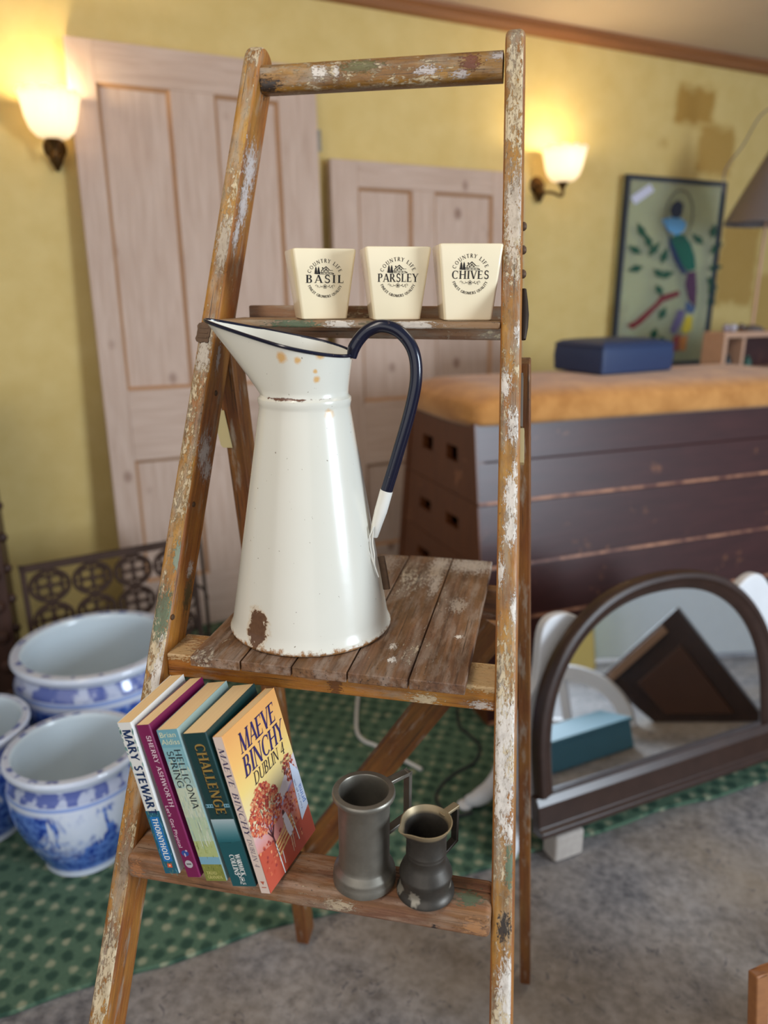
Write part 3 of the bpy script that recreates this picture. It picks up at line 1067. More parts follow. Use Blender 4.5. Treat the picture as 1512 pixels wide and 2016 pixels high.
rust_dark, rust_or = srgb(92, 58, 36), srgb(214, 158, 70)
for p, r in (((552, 706), 0.006), ((586, 706), 0.004), ((622, 755), 0.004), ((620, 729), 0.0025), ((650, 822), 0.006), ((630, 705), 0.005)):
    dd = spot(jugface(p), r, 0.7)
    col = m.mix(m.fade(dd, r * 0.5, r * 1.2, 0.8), col, rust_or)
chip = jugface((508, 1236))
dchip = m.n('ShaderNodeVectorMath', operation='MULTIPLY')
sb = m.n('ShaderNodeVectorMath', operation='SUBTRACT')
m.l(co, sb.inputs[0])
sb.inputs[1].default_value = chip
m.l(sb.outputs[0], dchip.inputs[0])
dchip.inputs[1].default_value = (1.1, 1.0, 0.72)
ln = m.n('ShaderNodeVectorMath', operation='LENGTH')
m.l(dchip.outputs[0], ln.inputs[0])
dl = m.math('ADD', ln.outputs['Value'], m.math('MULTIPLY', m.math('SUBTRACT', m.noise(co, 75, 5, 0.75, 0.6), 0.5), 0.03))
col = m.mix(m.fade(dl, 0.015, 0.020, 0.55), col, srgb(196, 160, 110))
col = m.mix(m.fade(dl, 0.0148, 0.0156, 1.0), col, m.mix(n1, srgb(80, 52, 34), srgb(120, 86, 58)))
# rust along the foot rim and the neck joint
foot = m.math('ADD', m.math('MULTIPLY', Z_, 70), m.math('MULTIPLY', n1, 1.9))
col = m.mix(m.fade(foot, 1.05, 1.36, 0.95), col, m.mix(n2, srgb(84, 50, 28), srgb(190, 130, 60)))
neck = m.math('ADD', m.math('MULTIPLY', m.math('ABSOLUTE', m.math('SUBTRACT', Z_, 0.2755)), 120), m.math('ADD', m.math('MULTIPLY', n1, 1.4), m.math('MULTIPLY', m.math('ABSOLUTE', m.math('ADD', X_, 0.004)), 8)))
col = m.mix(m.fade(neck, 0.84, 0.96, 0.95), col, srgb(96, 52, 26))
pin = m.noise(co, 210, 2, 0.5)
col = m.mix(m.ramp(pin, [(0.745, 0.0), (0.765, 0.8)]), col, srgb(104, 84, 58))
m.bump(m.noise(co, 22, 3), 0.06, 0.004)
MAT['enamel'] = m.set(col, 0.22, 0.0, 0.5, 0.15)
m = N('navy_enamel')
co = m.co()
MAT['navy'] = m.set(m.mix(m.ramp(m.noise(co, 160, 4, 0.7), [(0.66, 0.0), (0.72, 0.9)]), srgb(16, 18, 38), srgb(120, 96, 78)), 0.2)
MAT['navy_worn'] = MAT['navy']
NJ = 72
prof = [(0.0915, 0.0), (0.0952, 0.001), (0.0962, 0.0035), (0.0948, 0.0062), (0.0935, 0.008)]
for i in range(1, 25):
    z = 0.008 + (0.262 - 0.008) * i / 24
    prof.append((0.0932 - (0.0932 - 0.0508) * ((z - 0.008) / 0.254) ** 1.0, z))
prof += [(0.0512, 0.2655), (0.0522, 0.269), (0.0518, 0.2725), (0.0496, 0.2745), (0.0488, 0.2765)]
rings = []
TJ = M.Translation((JX, JY, JB))
for r, z in prof:
    rings.append([V((r * cos(2 * pi * i / NJ), r * sin(2 * pi * i / NJ), z)) for i in range(NJ)])


def rim_pt(i, k):
    return funnel(2 * pi * i / NJ, k)


for k in (0.12, 0.25, 0.4, 0.55, 0.7, 0.85, 1.0):
    rings.append([rim_pt(i, k) for i in range(NJ)])
b = MB()
b.loft(rings, T=TJ)
inner_r = []
for k in (1.0, 0.8, 0.55, 0.3, 0.05):
    rr_ = []
    for i in range(NJ):
        q = rim_pt(i, k)
        d2 = V((q.x + 0.02, q.y, 0))
        rr_.append(q - d2.normalized() * 0.002)
    inner_r.append(rr_)
inner_r.append([V((0.05 * cos(2 * pi * i / NJ), 0.05 * sin(2 * pi * i / NJ), 0.25)) for i in range(NJ)])
inner_r.append([V((0.088 * cos(2 * pi * i / NJ), 0.088 * sin(2 * pi * i / NJ), 0.006)) for i in range(NJ)])
b.loft(inner_r, T=TJ, cap1=True)
b.add([(0.0915 * cos(2 * pi * i / NJ), 0.0915 * sin(2 * pi * i / NJ), 0.0) for i in range(NJ)], [list(range(NJ))], 0, False, TJ)
b.build('body', MAT['enamel'], jug)
MB().tube([TJ @ rim_pt(i, 1.0) for i in range(NJ)], 0.0020, 8, closed=True).build('rim', MAT['navy'], jug)
hp = smoothpath([(0.0125, 0.18, 1.171), (0.0165, 0.18, 1.184), (0.029, 0.18, 1.1985), (0.046, 0.18, 1.2045), (0.065, 0.18, 1.1985), (0.0795, 0.18, 1.180), (0.0835, 0.18, 1.153), (0.0775, 0.18, 1.117), (0.064, 0.18, 1.068), (0.0505, 0.18, 1.022)], 10)
nh = len(hp)
MB().tube(hp, [0.0068 if i > 8 else 0.0052 + 0.0002 * i for i in range(nh)], 16).build('handle', MAT['navy'], jug)
MAT['white_wrap'] = plain('white_wrapping', srgb(226, 222, 212), 0.5, var=0.05)
sl = smoothpath([(0.0512, 0.18, 1.0245), (0.0455, 0.179, 1.003), (0.0405, 0.178, 0.985), (0.0365, 0.178, 0.97)], 6)
MB().tube(sl, [0.0073] * 8 + [0.007 - 0.0002 * i for i in range(len(sl) - 8)], 14).build('handle_sleeve', MAT['white_wrap'], jug)
st_ = MB()
for k, o_ in enumerate((0.0, 0.003, -0.002)):
    st_.tube(smoothpath([(0.0385, 0.172 - 0.002 * k, 0.984), (0.0345 + o_, 0.168, 0.966), (0.037 + o_, 0.166, 0.952), (0.0405, 0.166, 0.938), (0.0445, 0.168, 0.924)], 5), 0.0007, 6)
st_.build('tag_string', MAT['white_wrap'], jug)
MB().tube(smoothpath([(0.0445, 0.18, 0.945), (0.0475, 0.18, 0.93), (0.0515, 0.18, 0.905)], 5), 0.0022, 8, flat=2.0).build('handle_root', MAT['rust'], jug)

# ------------------------------------------------------------------ three herb pots on the top tread
MAT['cream_glaze'] = plain('cream_glazed_ceramic', srgb(240, 224, 190), 0.18, 0, 0.02, 12, 0.5, 0.3)
MAT['ink'] = plain('black_print', srgb(34, 28, 24), 0.4)


def rrect(hw, r, n=5):
    out = []
    for cx, cy, a0 in ((hw - r, hw - r, 0), (-(hw - r), hw - r, 90), (-(hw - r), -(hw - r), 180), (hw - r, -(hw - r), 270)):
        for i in range(n + 1):
            a = radians(a0 + 90 * i / n)
            out.append((cx + r * cos(a), cy + r * sin(a)))
    return out


def herb_pot(word, cx, cy, yaw, tw, bw, h, label, logo_z):
    t = thing('herb_pot', (cx, cy, Z3 + 0.0004), label, 'plant pot', 'herb pots on the top tread')
    T = M.Translation((cx, cy, Z3 + 0.0004)) @ M.Rotation(yaw, 4, 'Z')
    b = MB()
    rings = []
    for z, e in ((0.0, -0.0012), (0.0012, 0.0), (0.3 * h, 0), (0.7 * h, 0), (h - 0.0022, 0), (h - 0.0006, -0.0007), (h, -0.002), (h - 0.0012, -0.0036)):
        hw = bw / 2 + (tw - bw) / 2 * z / h + e
        rings.append([V((x, y, z)) for x, y in rrect(hw, 0.0035)])
    for z in (0.7 * h, 0.3 * h, 0.006):
        hw = bw / 2 + (tw - bw) / 2 * z / h - 0.005
        rings.append([V((x, y, z)) for x, y in rrect(hw, 0.003)])
    b.loft(rings, T=T, cap0=True, cap1=True)
    body = b.build('body', MAT['cream_glaze'], t)
    # print on the sloping front face
    sl_ = atan2((tw - bw) / 2, h)
    Tf = T @ M.Translation((0, -(bw / 2 + (tw - bw) / 2 * logo_z / h) - 0.0003, logo_z)) @ M.Rotation(pi / 2 + sl_, 4, 'X')
    d = MB()
    R_ = 0.0185
    sc = 0.0185
    decal(d, arc_text('COUNTRY LIFE', 0.0041, R_ * 0.96, 92, True, T=.15, t=.08, track=.2), Tf)
    decal(d, arc_text('FINEST GROWERS QUALITY', 0.0029, R_ * 1.15, 270, False, T=.19, t=.1, track=.1), Tf)
    P, w = lay(word, 0.0088, T=.17, t=.07, track=.1 if len(word) > 5 else .22)
    k = {'BASIL': 0.0440, 'PARSLEY': 0.0455, 'CHIVES': 0.0415}[word] / w
    decal(d, [[(a * k, b_) for a, b_ in p] for p in P], Tf, off=(0, -0.0046))
    # cottage and trees above the word
    def poly(*pts):
        decal(d, [[(x * 0.001, (y * 0.92 + 0.6 if y > 0 else y) * 0.001) for x, y in pts]], Tf, 0.00005)
    for x in (-10.5, -7.4):
        for j in range(4):
            poly((x - 2.1 + .35 * j, 5.6 + 1.7 * j), (x + 2.1 - .35 * j, 5.6 + 1.7 * j), (x, 8.6 + 1.9 * j))
    poly((-5.5, 5.6), (-12.5, 5.6), (-11, 4.9), (-6, 4.9))
    poly((-4.6, 9.2), (1.2, 14.4), (1.8, 13.7), (-4.0, 8.6))
    poly((1.2, 14.4), (6.2, 9.6), (5.6, 9.0), (1.0, 13.4))
    poly((-4.2, 9.2), (-3.6, 9.2), (-3.6, 5.2), (-4.2, 5.2))
    poly((-1.6, 9.6), (-.6, 9.6), (-.6, 7.6), (-1.6, 7.6)); poly((.6, 11.4), (1.8, 11.4), (1.8, 9.4), (.6, 9.4)); poly((3.0, 9.6), (4.0, 9.6), (4.0, 7.8), (3.0, 7.8))
    poly((-6.8, 7.4), (8.8, 7.0), (8.8, 6.4), (-6.8, 6.7))
    for x in (-6, -2.4, 1.2, 4.8, 8.2):
        poly((x - .2, 6.6), (x + .25, 6.6), (x + .25, 4.8), (x - .2, 4.8))
    for i in range(12):
        y = 8.2 + i * .42
        xw = max(0.3, 4.6 - i * .42)
        poly((1.2 - xw * .8, y), (1.2 + xw * .8, y), (1.2 + xw * .8, y + .13), (1.2 - xw * .8, y + .13))
    poly((-7, 5.2), (10, 5.2), (10.4, 4.7), (-7.4, 4.7)); poly((8.8, 4.8), (10.6, 4.8), (10.2, 6.0), (9.2, 6.2))
    poly((-3.4, 11.4), (-2.2, 11.4), (-2.2, 13.2), (-3.4, 13.2)); poly((6.2, 9.6), (9.4, 9.6), (9.2, 9.2), (5.8, 9.1))
    # sprig below the word
    for i in range(5):
        a = radians(90 + 72 * i)
        cx_, cy_ = 1.5 * cos(a), -8.6 + 1.5 * sin(a)
        ring = arc_pts(cx_, cy_, 1.05, 1.05, 0, 360, 12)
        for q0_, q1_ in zip(ring[:-1], ring[1:]):
            poly(q0_, q1_, (cx_ + (q1_[0] - cx_) * .68, cy_ + (q1_[1] - cy_) * .68), (cx_ + (q0_[0] - cx_) * .68, cy_ + (q0_[1] - cy_) * .68))
    poly(*arc_pts(0, -8.6, .6, .6, 0, 330, 9))
    for sg in (-1, 1):
        for (x, y, an, ln) in ((3.4, -8.8, .2, 1.9), (4.6, -8.2, 1.0, 1.7), (5.4, -9.0, -.7, 1.7), (7.0, -8.4, .5, 1.9), (8.4, -9.4, -.9, 1.6)):
            c_, s_ = cos(an) * sg, sin(an)
            poly((sg * x, y), (sg * x + c_ * ln * .5 - s_ * .42, y + s_ * ln * .5 + abs(c_) * .42), (sg * x + c_ * ln, y + s_ * ln), (sg * x + c_ * ln * .5 + s_ * .42, y + s_ * ln * .5 - abs(c_) * .42))
        pts = [(sg * (2.6 + i * .75), -8.9 + .55 * sin(i * .9)) for i in range(10)]
        for q0_, q1_ in zip(pts[:-1], pts[1:]):
            poly(q0_, q1_, (q1_[0], q1_[1] - .28), (q0_[0], q0_[1] - .28))
        cr = arc_pts(sg * 10.0, -7.9, 1.3, 1.3, -60, 200, 12)
        for q0_, q1_ in zip(cr[:-1], cr[1:]):
            poly(q0_, q1_, (sg * 10 + (q1_[0] - sg * 10) * .75, -7.9 + (q1_[1] + 7.9) * .75), (sg * 10 + (q0_[0] - sg * 10) * .75, -7.9 + (q0_[1] + 7.9) * .75))
    d.build('printed_lettering', MAT['ink'], t)
    return t


herb_pot('BASIL', -0.0505, 0.277, radians(27), 0.0735, 0.0535, 0.0785, 'square tapered cream herb pot reading BASIL, beside the left stile', 0.0455)
herb_pot('PARSLEY', 0.0395, 0.277, radians(19), 0.0745, 0.054, 0.0795, 'square tapered cream herb pot reading PARSLEY, between the two others', 0.0465)
herb_pot('CHIVES', 0.1225, 0.281, radians(15), 0.0715, 0.0545, 0.082, 'square tapered cream herb pot reading CHIVES, against the right stile', 0.0495)

# ------------------------------------------------------------------ paperbacks leaning on the lowest tread
MAT['pages'] = None
m = N('yellowed_page_edges')
co = m.co((900, 3, 12))
MAT['pages'] = m.set(m.mix(m.noise(co, 1.0, 2), srgb(226, 186, 132), srgb(244, 212, 162)), 0.8)


def ink(name, c, rough=0.45):
    if name not in MAT:
        MAT[name] = plain(name, srgb(*c), rough)
    return MAT[name]


def split_lines(x0, x1, y0, y1):
    return [[(x0, y0), (x1, y0), (x1, y1), (x0, y1)]]


class Print:
    """flat printing on a book face, layered, several inks in one mesh"""
    def __init__(s, T):
        s.T, s.mb, s.mats, s.z = T, MB(), [], 0.00006

    def put(s, polys, mat, off=(0, 0), rot=0.0, up=True):
        if mat not in s.mats:
            s.mats.append(mat)
        if up:
            s.z += 0.00002
        decal(s.mb, polys, s.T, s.z, s.mats.index(mat), rot, off)

    def build(s, name, parent):
        return s.mb.build(name, s.mats, parent)


def book(pos, yaw, lean, t, h, w, cover, label, inset=0.0):
    across, d = V((cos(yaw), sin(yaw), 0)), V((-sin(yaw), cos(yaw), 0))
    Tv = (across * cos(lean) + Zu * sin(lean)).normalized()
    Uv = (-across * sin(lean) + Zu * cos(lean)).normalized()
    P = V(pos)
    root = thing('paperback_book', P, label, 'book', 'paperbacks on the lowest tread')
    T = M(((Tv.x, d.x, Uv.x, P.x), (Tv.y, d.y, Uv.y, P.y), (Tv.z, d.z, Uv.z, P.z), (0, 0, 0, 1)))
    b = MB()
    c = 0.0005
    k = 0.0012
    prof = [(0, w), (0, k), (k * .4, k * .3), (k, 0), (t - k, 0), (t - k * .4, k * .3), (t, k), (t, w), (t - c, w), (t - c, k + c), (t - k, c), (k, c), (c, k + c), (c, w)]
    n = len(prof)
    vs = [(x, y, 0) for x, y in prof] + [(x, y, h) for x, y in prof]
    fs = [(i, (i + 1) % n, n + (i + 1) % n, n + i) for i in range(n)]
    b.add(vs, fs, 0, False, T)
    for z in (0, 1):
        for i in range(n // 2 - 1):
            j = n - 1 - i
            b.add([vs[i + z * n], vs[i + 1 + z * n], vs[j - 1 + z * n], vs[j + z * n]], [(0, 1, 2, 3)], 0, False, T)
    cv = b.build('cover', cover, root, mw=T)
    MB().box((c, c * 1.5, 0.0003), (t - c, w - 0.0006, h - 0.0004), T=T).build('page_block', MAT['pages'], root, mw=T)
    spine = Print(M(((-Uv.x, Tv.x, -d.x, 0), (-Uv.y, Tv.y, -d.y, 0), (-Uv.z, Tv.z, -d.z, 0), (0, 0, 0, 1))).to_3x3().to_4x4())
    org = P + Uv * h
    spine.T = M.Translation(org) @ spine.T
    across_T = M.Translation(P) @ M(((Tv.x, Uv.x, -d.x, 0), (Tv.y, Uv.y, -d.y, 0), (Tv.z, Uv.z, -d.z, 0), (0, 0, 0, 1)))
    front = M.Translation(P + Tv * t) @ M(((d.x, Uv.x, Tv.x, 0), (d.y, Uv.y, Tv.y, 0), (d.z, Uv.z, Tv.z, 0), (0, 0, 0, 1)))
    return root, cv, spine, across_T, front


def fit(polys, w, s0, s1):
    k = (s1 - s0) / w
    return [[(a * k, b_) for a, b_ in p] for p in polys]


def ell(cx, cy, rx, ry, n=20):
    return arc_pts(cx, cy, rx, ry, 0, 360 - 360 / n, n - 1)


zt = Z0 + 0.0004
rnd = random.Random(5)
# 1: white and teal spine
t, h = 0.0172, 0.178
cov = plain('white_paperback_cover', srgb(222, 220, 214), 0.35)
r_, cv, sp, _, _ = book((-0.1425, -0.0315, zt), -0.06, 0.222, t, h, 0.102, cov, 'white and teal paperback, leftmost of the five leaning books')
teal_a, teal_b = ink('print_teal', (30, 92, 110)), ink('print_grass', (104, 134, 116))
sp.put(split_lines(0.102, h, 0.0, t), teal_a)
for i in range(70):
    x = rnd.uniform(0.1, 0.177)
    y = rnd.uniform(0.0005, t - 0.002)
    a, ln = rnd.uniform(-.8, .8), rnd.uniform(.002, .006)
    sp.put([[(x, y), (x + ln, y + a * ln * .4), (x + ln * .9, min(t, y + a * ln * .4 + .0006)), (x, y + .0004)]], teal_b if i % 3 else ink('print_sky', (98, 160, 186)), up=(i < 3))
for i in range(24):
    x, y = rnd.uniform(0.004, 0.06), rnd.choice((rnd.uniform(0, .003), rnd.uniform(t - .003, t - .0008)))
    sp.put([ell(x, y, rnd.uniform(.0008, .003), .0007, 8)], ink('print_sage', (120, 158, 150)), up=(i == 0))
sp.put(split_lines(0.109, 0.163, 0.003, t - 0.003), ink('print_blue', (24, 112, 176)))
P_, w_ = lay('MARY STEWART', 0.0098, T=.22, t=.16, serif=False, track=.05, align='L')
sp.put(fit(P_, w_, 0.008, 0.107), ink('print_navy', (22, 50, 92)), (0.008, 0.004))
P_, w_ = lay('THORNYHOLD', 0.0066, T=.2, t=.13, serif=False, track=.06, align='L')
sp.put(fit(P_, w_, 0.1105, 0.1615), ink('print_white', (236, 234, 228)), (0.1105, 0.0052))
sp.put(split_lines(0.1655, 0.1705, 0.006, 0.0115), ink('print_orange', (214, 90, 52)))
sp.put([ell(0.168, 0.0088, 0.0012, 0.0012)], ink('print_pale_orange', (240, 190, 150)))
sp.build('spine_print', r_)
# 2: maroon spine
t = 0.0162
cov = plain('maroon_paperback_cover', srgb(122, 26, 78), 0.3)
r_, cv, sp, _, _ = book((-0.1175, -0.0315, zt), -0.1, 0.254, t, h, 0.101, cov, 'maroon paperback with white lettering, second from the left of the five')
P_, w_ = lay('SHERRY ASHWORTH', 0.0056, T=.16, t=.08, track=.06, align='L')
sp.put(fit(P_, w_, 0.012, 0.094), ink('print_pink_white', (232, 206, 214)), (0.012, 0.0082))
P_, w_ = font_polys("Let's Get Physical", 0.0060)
sp.put(fit(P_, w_, 0.092, 0.142), ink('print_pink_white', (232, 206, 214)), (0.092, 0.0026))
sp.put([ell(0.149, 0.0075, 0.0036, 0.0045, 14)], ink('print_blue_figure', (44, 74, 148)))
sp.put([ell(0.146, 0.0098, 0.0012, 0.0014, 10), ell(0.151, 0.0068, 0.0026, 0.0010, 10)], ink('print_skin', (190, 170, 190)))
sp.put([ell(0.162, 0.0078, 0.0046, 0.0046, 28)], ink('print_grey', (188, 182, 184)))
sp.put(split_lines(0.1612, 0.1628, 0.0048, 0.0108), ink('print_dark_grey', (96, 88, 92)))
sp.build('spine_print', r_)
# 3: pale green landscape spine
t = 0.0245
cov = plain('pale_green_paperback_cover', srgb(150, 176, 172), 0.4)
r_, cv, sp, ac, _ = book((-0.0955, -0.032, zt), -0.09, 0.25, t, 0.176, 0.1, cov, 'pale green landscape-spined paperback, third of the five, in the middle')
h = 0.176
bands = [(0.0, 0.02, (112, 164, 176)), (0.02, 0.045, (132, 178, 184)), (0.045, 0.066, (166, 192, 184)), (0.066, 0.1, (196, 204, 178)), (0.1, 0.128, (182, 198, 164)), (0.128, 0.147, (176, 186, 124)), (0.147, 0.156, (124, 170, 190)), (0.156, h, (132, 136, 62))]
for a, b_, c_ in bands:
    sp.put(split_lines(a, b_, 0, t), ink('print_land_%d_%d_%d' % c_, c_), up=False)
for i in range(220):
    x = rnd.uniform(0.03, 0.175)
    y = rnd.uniform(0.0003, t - 0.0015)
    ln = rnd.uniform(.003, .014) if x < .13 else rnd.uniform(.001, .003)
    c_ = rnd.choice(((214, 218, 196), (160, 186, 176), (186, 196, 160))) if x < .128 else (rnd.choice(((150, 162, 84), (196, 196, 130), (120, 140, 76))) if x < .147 else rnd.choice(((104, 112, 44), (160, 158, 78), (80, 92, 40))))
    if .147 < x < .156: continue
    sp.put([[(x, y), (min(x + ln, h), y), (min(x + ln, h), y + rnd.uniform(.0003, .0011)), (x, y + .0005)]], ink('print_land_%d_%d_%d' % c_, c_), up=(i == 0))
P_, w_ = lay('HELLICONIA', 0.0078, T=.15, t=.09, serif=False, track=.03, align='L')
sp.put(fit(P_, w_, 0.022, 0.09), ink('print_black', (28, 34, 40)), (0.022, 0.0128))
P_, w_ = lay('SPRING', 0.0078, T=.15, t=.09, serif=False, track=.03, align='L')
sp.put(fit(P_, w_, 0.0235, 0.066), ink('print_black', (28, 34, 40)), (0.0235, 0.0035))
sp.build('spine_print', r_)
pr = Print(ac)
pr.z = 0.0002
for wd_, yy, x1 in (('Brian', 0.1675, .0205), ('Aldiss', 0.1595, .0228)):
    P_, w_ = font_polys(wd_, 0.0082)
    pr.put(fit(P_, w_, 0.0012, x1), ink('print_cream', (222, 222, 186)), (0.0014, yy))
pr.build('author_lettering', r_)
pr = Print(ac)
pr.z = 0.0002
for wd_, yy, x1 in (('TRIAD', 0.0078, .016), ('GRANADA', 0.0028, .021)):
    P_, w_ = lay(wd_, 0.0038, T=.16, t=.09, track=.05, align='L')
    pr.put(fit(P_, w_, 0.0035, x1), ink('print_straw', (216, 206, 130)), (0.0035, yy))
pr.build('publisher_lettering', r_)
# 4: dark green spine
t, h = 0.0278, 0.176
cov = plain('dark_green_paperback_cover', srgb(22, 58, 58), 0.25)
r_, cv, sp, ac, _ = book((-0.0658, -0.033, zt), -0.11, 0.264, t, h, 0.101, cov, 'thick dark green paperback with gold title, fourth of the five')
N_ = 14
for i in range(N_):
    f_ = i / (N_ - 1)
    c_ = tuple(int(p + (q - p) * f_) for p, q in zip((168, 186, 190), (28, 96, 104)))
    sp.put(split_lines(0.097 + 0.027 * i / N_, 0.097 + 0.027 * (i + 1) / N_, 0, t), ink('print_band_%d_%d_%d' % c_, c_), up=False)
sp.put([[(0.124, 0), (0.13, 0), (0.13, t), (0.122, t), (0.1245, t * .5)]], ink('print_dark_teal', (20, 84, 90)))
sp.put(split_lines(0.13, h, 0, t), ink('print_dark_teal', (20, 84, 90)))
P_, w_ = lay('CHALLENGE', 0.0125, T=.26, t=.13, track=.02, align='L')
sp.put(fit(P_, w_, 0.0115, 0.0925), ink('print_black_shadow', (14, 24, 24)), (0.0122, 0.0092))
m = N('gold_foil')
MAT['gold'] = m.set(srgb(196, 160, 84), 0.35, 0.55)
P_, w_ = lay('CHALLENGE', 0.012, T=.2, t=.09, track=.08, align='L')
sp.put(fit(P_, w_, 0.0115, 0.0915), MAT['gold'], (0.0115, 0.0098))
sp.put(split_lines(0.0795, 0.0835, 0.0, 0.0085) + split_lines(0.0795, 0.0835, 0.0215, t), ink('print_chain', (126, 170, 188)))
sp.put([ell(0.0815, x, 0.0012, 0.001, 10) for x in (.001, .004, .007, .0235, .0262)], ink('print_dark_teal', (20, 84, 90)))
for wd_, y, s1 in (('WARWICK', 0.0148, 0.163), ('COLLINS', 0.0078, 0.1625)):
    P_, w_ = lay(wd_, 0.0058, T=.24, t=.09, track=.03, align='L')
    sp.put(fit(P_, w_, 0.138, s1), ink('print_white', (236, 234, 228)), (0.138, y))
sp.build('spine_print', r_)
pr = Print(ac)
pr.z = 0.0002
ring = arc_pts(0.0125, 0.0128, 0.0021, 0.0021, 0, 360, 20)
for a, b_ in zip(ring[:-1], ring[1:]):
    q = lambda p: (0.0125 + (p[0] - 0.0125) * .72, 0.0128 + (p[1] - 0.0128) * .72)
    pr.put([[a, b_, q(b_), q(a)]], ink('print_white', (236, 234, 228)), up=False)
for bx in ((0.0115, 0.0062, 0.0119, 0.0108), (0.0165, 0.0062, 0.0169, 0.0108), (0.0115, 0.0062, 0.0169, 0.0066), (0.0115, 0.0104, 0.0169, 0.0108)):
    pr.put(split_lines(bx[0], bx[2], bx[1], bx[3]), ink('print_white', (236, 234, 228)), up=False)
pr.put([[(0.0138, 0.0068), (0.0148, 0.0068), (0.0155, 0.0095), (0.0128, 0.0095)]], ink('print_white', (236, 234, 228)))
P_, w_ = font_polys('Pan', 0.0048)
pr.put(P_, ink('print_white', (236, 234, 228)), (0.0105, 0.0022))
pr.build('publisher_mark', r_)
# 5: peach cover facing out
t, h, w = 0.0112, 0.177, 0.102
m = N('peach_picture_cover')
z_ = m.sep(m.co())[2]
col = m.ramp(m.math('DIVIDE', m.math('ADD', z_, m.math('MULTIPLY', m.noise(m.co(), 40, 4), 0.012)), h), [(0.0, srgb(196, 84, 60)), (0.24, srgb(212, 122, 92)), (0.36, srgb(214, 162, 160)), (0.46, srgb(232, 214, 170)), (0.66, srgb(240, 206, 124)), (0.84, srgb(242, 184, 106)), (1.0, srgb(232, 166, 96))])
cov = m.set(col, 0.3)
r_, cv, sp, ac, fr = book((-0.0337, -0.0358, zt), -0.165, 0.262, t, h, w, cov, 'peach paperback with autumn tree cover facing out, rightmost of the five')
sp.put(split_lines(0.0, h, 0.0002, t - 0.0002), ink('print_pinkish_cream', (226, 204, 190)))
P_, w_ = lay('MAEVE BINCHY', 0.0066, T=.15, t=.06, track=.07, slant=.2, align='L')
sp.put(fit(P_, w_, 0.012, 0.11), ink('print_indigo', (52, 40, 84)), (0.012, 0.0024))
P_, w_ = lay('DUBLIN 4', 0.0052, T=.12, t=.06, track=.05, slant=.2, align='L')
sp.put(fit(P_, w_, 0.114, 0.146), ink('print_indigo', (52, 40, 84)), (0.114, 0.003))
sp.put([[(0.163, 0.003), (0.167, 0.0056), (0.163, 0.0082)]], ink('print_brick', (190, 96, 72)))
sp.put(split_lines(0.1695, 0.1705, 0.003, 0.0085), ink('print_brick', (190, 96, 72)))
sp.build('spine_print', r_)
pr = Print(fr)
pr.z = 0.0001
# distance, hills and light
pr.put([[(0.03, 0.052), (w, 0.066), (w, 0.098), (0.085, 0.092), (0.065, 0.08), (0.04, 0.066)]], ink('print_haze', (222, 206, 206)))
pr.put([[(0.028, 0.05), (w - .001, 0.074), (w - .001, 0.082), (0.07, 0.068), (0.03, 0.058)]], ink('print_lilac_hill', (176, 156, 192)))
pr.put([[(0.03, 0.03), (0.1, 0.05), (w - .001, 0.078), (0.06, 0.062), (0.03, 0.052)]], ink('print_rose_roofs', (212, 134, 124)))
reds = [ink('print_leaf_a', (190, 74, 50)), ink('print_leaf_b', (212, 104, 70)), ink('print_leaf_c', (160, 56, 50)), ink('print_leaf_d', (228, 146, 100))]
pr.put([[(0.0, 0.0), (w * .99, 0.0), (w * .99, 0.03), (0.06, 0.03), (0.0, 0.045)]], ink('print_ground', (192, 80, 56)))
# trunk and branches
dk = ink('print_bark', (92, 44, 44))
def limb(x0, y0, x1, y1, w0, w1, mat=dk):
    dx, dy = x1 - x0, y1 - y0
    l_ = sqrt(dx * dx + dy * dy)
    nx, ny = -dy / l_, dx / l_
    pr.put([[(x0 - nx * w0, y0 - ny * w0), (x1 - nx * w1, y1 - ny * w1), (x1 + nx * w1, y1 + ny * w1), (x0 + nx * w0, y0 + ny * w0)]], mat, up=False)
pr.z += 0.00003
limb(0.031, 0.02, 0.029, 0.048, .0018, .0011)
for x1, y1 in ((0.014, 0.068), (0.022, 0.082), (0.034, 0.085), (0.045, 0.075), (0.04, 0.06)):
    limb(0.029, 0.044, x1, y1, .0009, .0004)
pr.z += 0.00003
for i in range(900):
    if i < 640:
        a, rr = rnd.uniform(0, 2 * pi), sqrt(rnd.random())
        x, y = 0.03 + 0.029 * rr * cos(a) * (1 - .25 * sin(a)), 0.078 + 0.026 * rr * sin(a)
    elif i < 740:
        a, rr = rnd.uniform(0, 2 * pi), sqrt(rnd.random())
        x, y = 0.087 + 0.0105 * rr * cos(a), 0.088 + 0.016 * rr * sin(a)
    else:
        x, y = rnd.uniform(0.002, 0.078), rnd.uniform(0.012, 0.045)
        if rnd.random() < .35: x, y = rnd.uniform(.06, .085), rnd.uniform(.045, .068)
    r = rnd.uniform(.001, .0026)
    k = rnd.uniform(0, pi)
    pr.put([[(x + r * rnd.uniform(.6, 1.1) * cos(k + 2 * pi * j / 6), min(h - .001, y + r * rnd.uniform(.5, 1) * sin(k + 2 * pi * j / 6))) for j in range(6)]], rnd.choice(reds), up=False)
    if i % 30 == 0: pr.z += 0.000003
limb(0.087, 0.03, 0.087, 0.08, .0009, .0007)
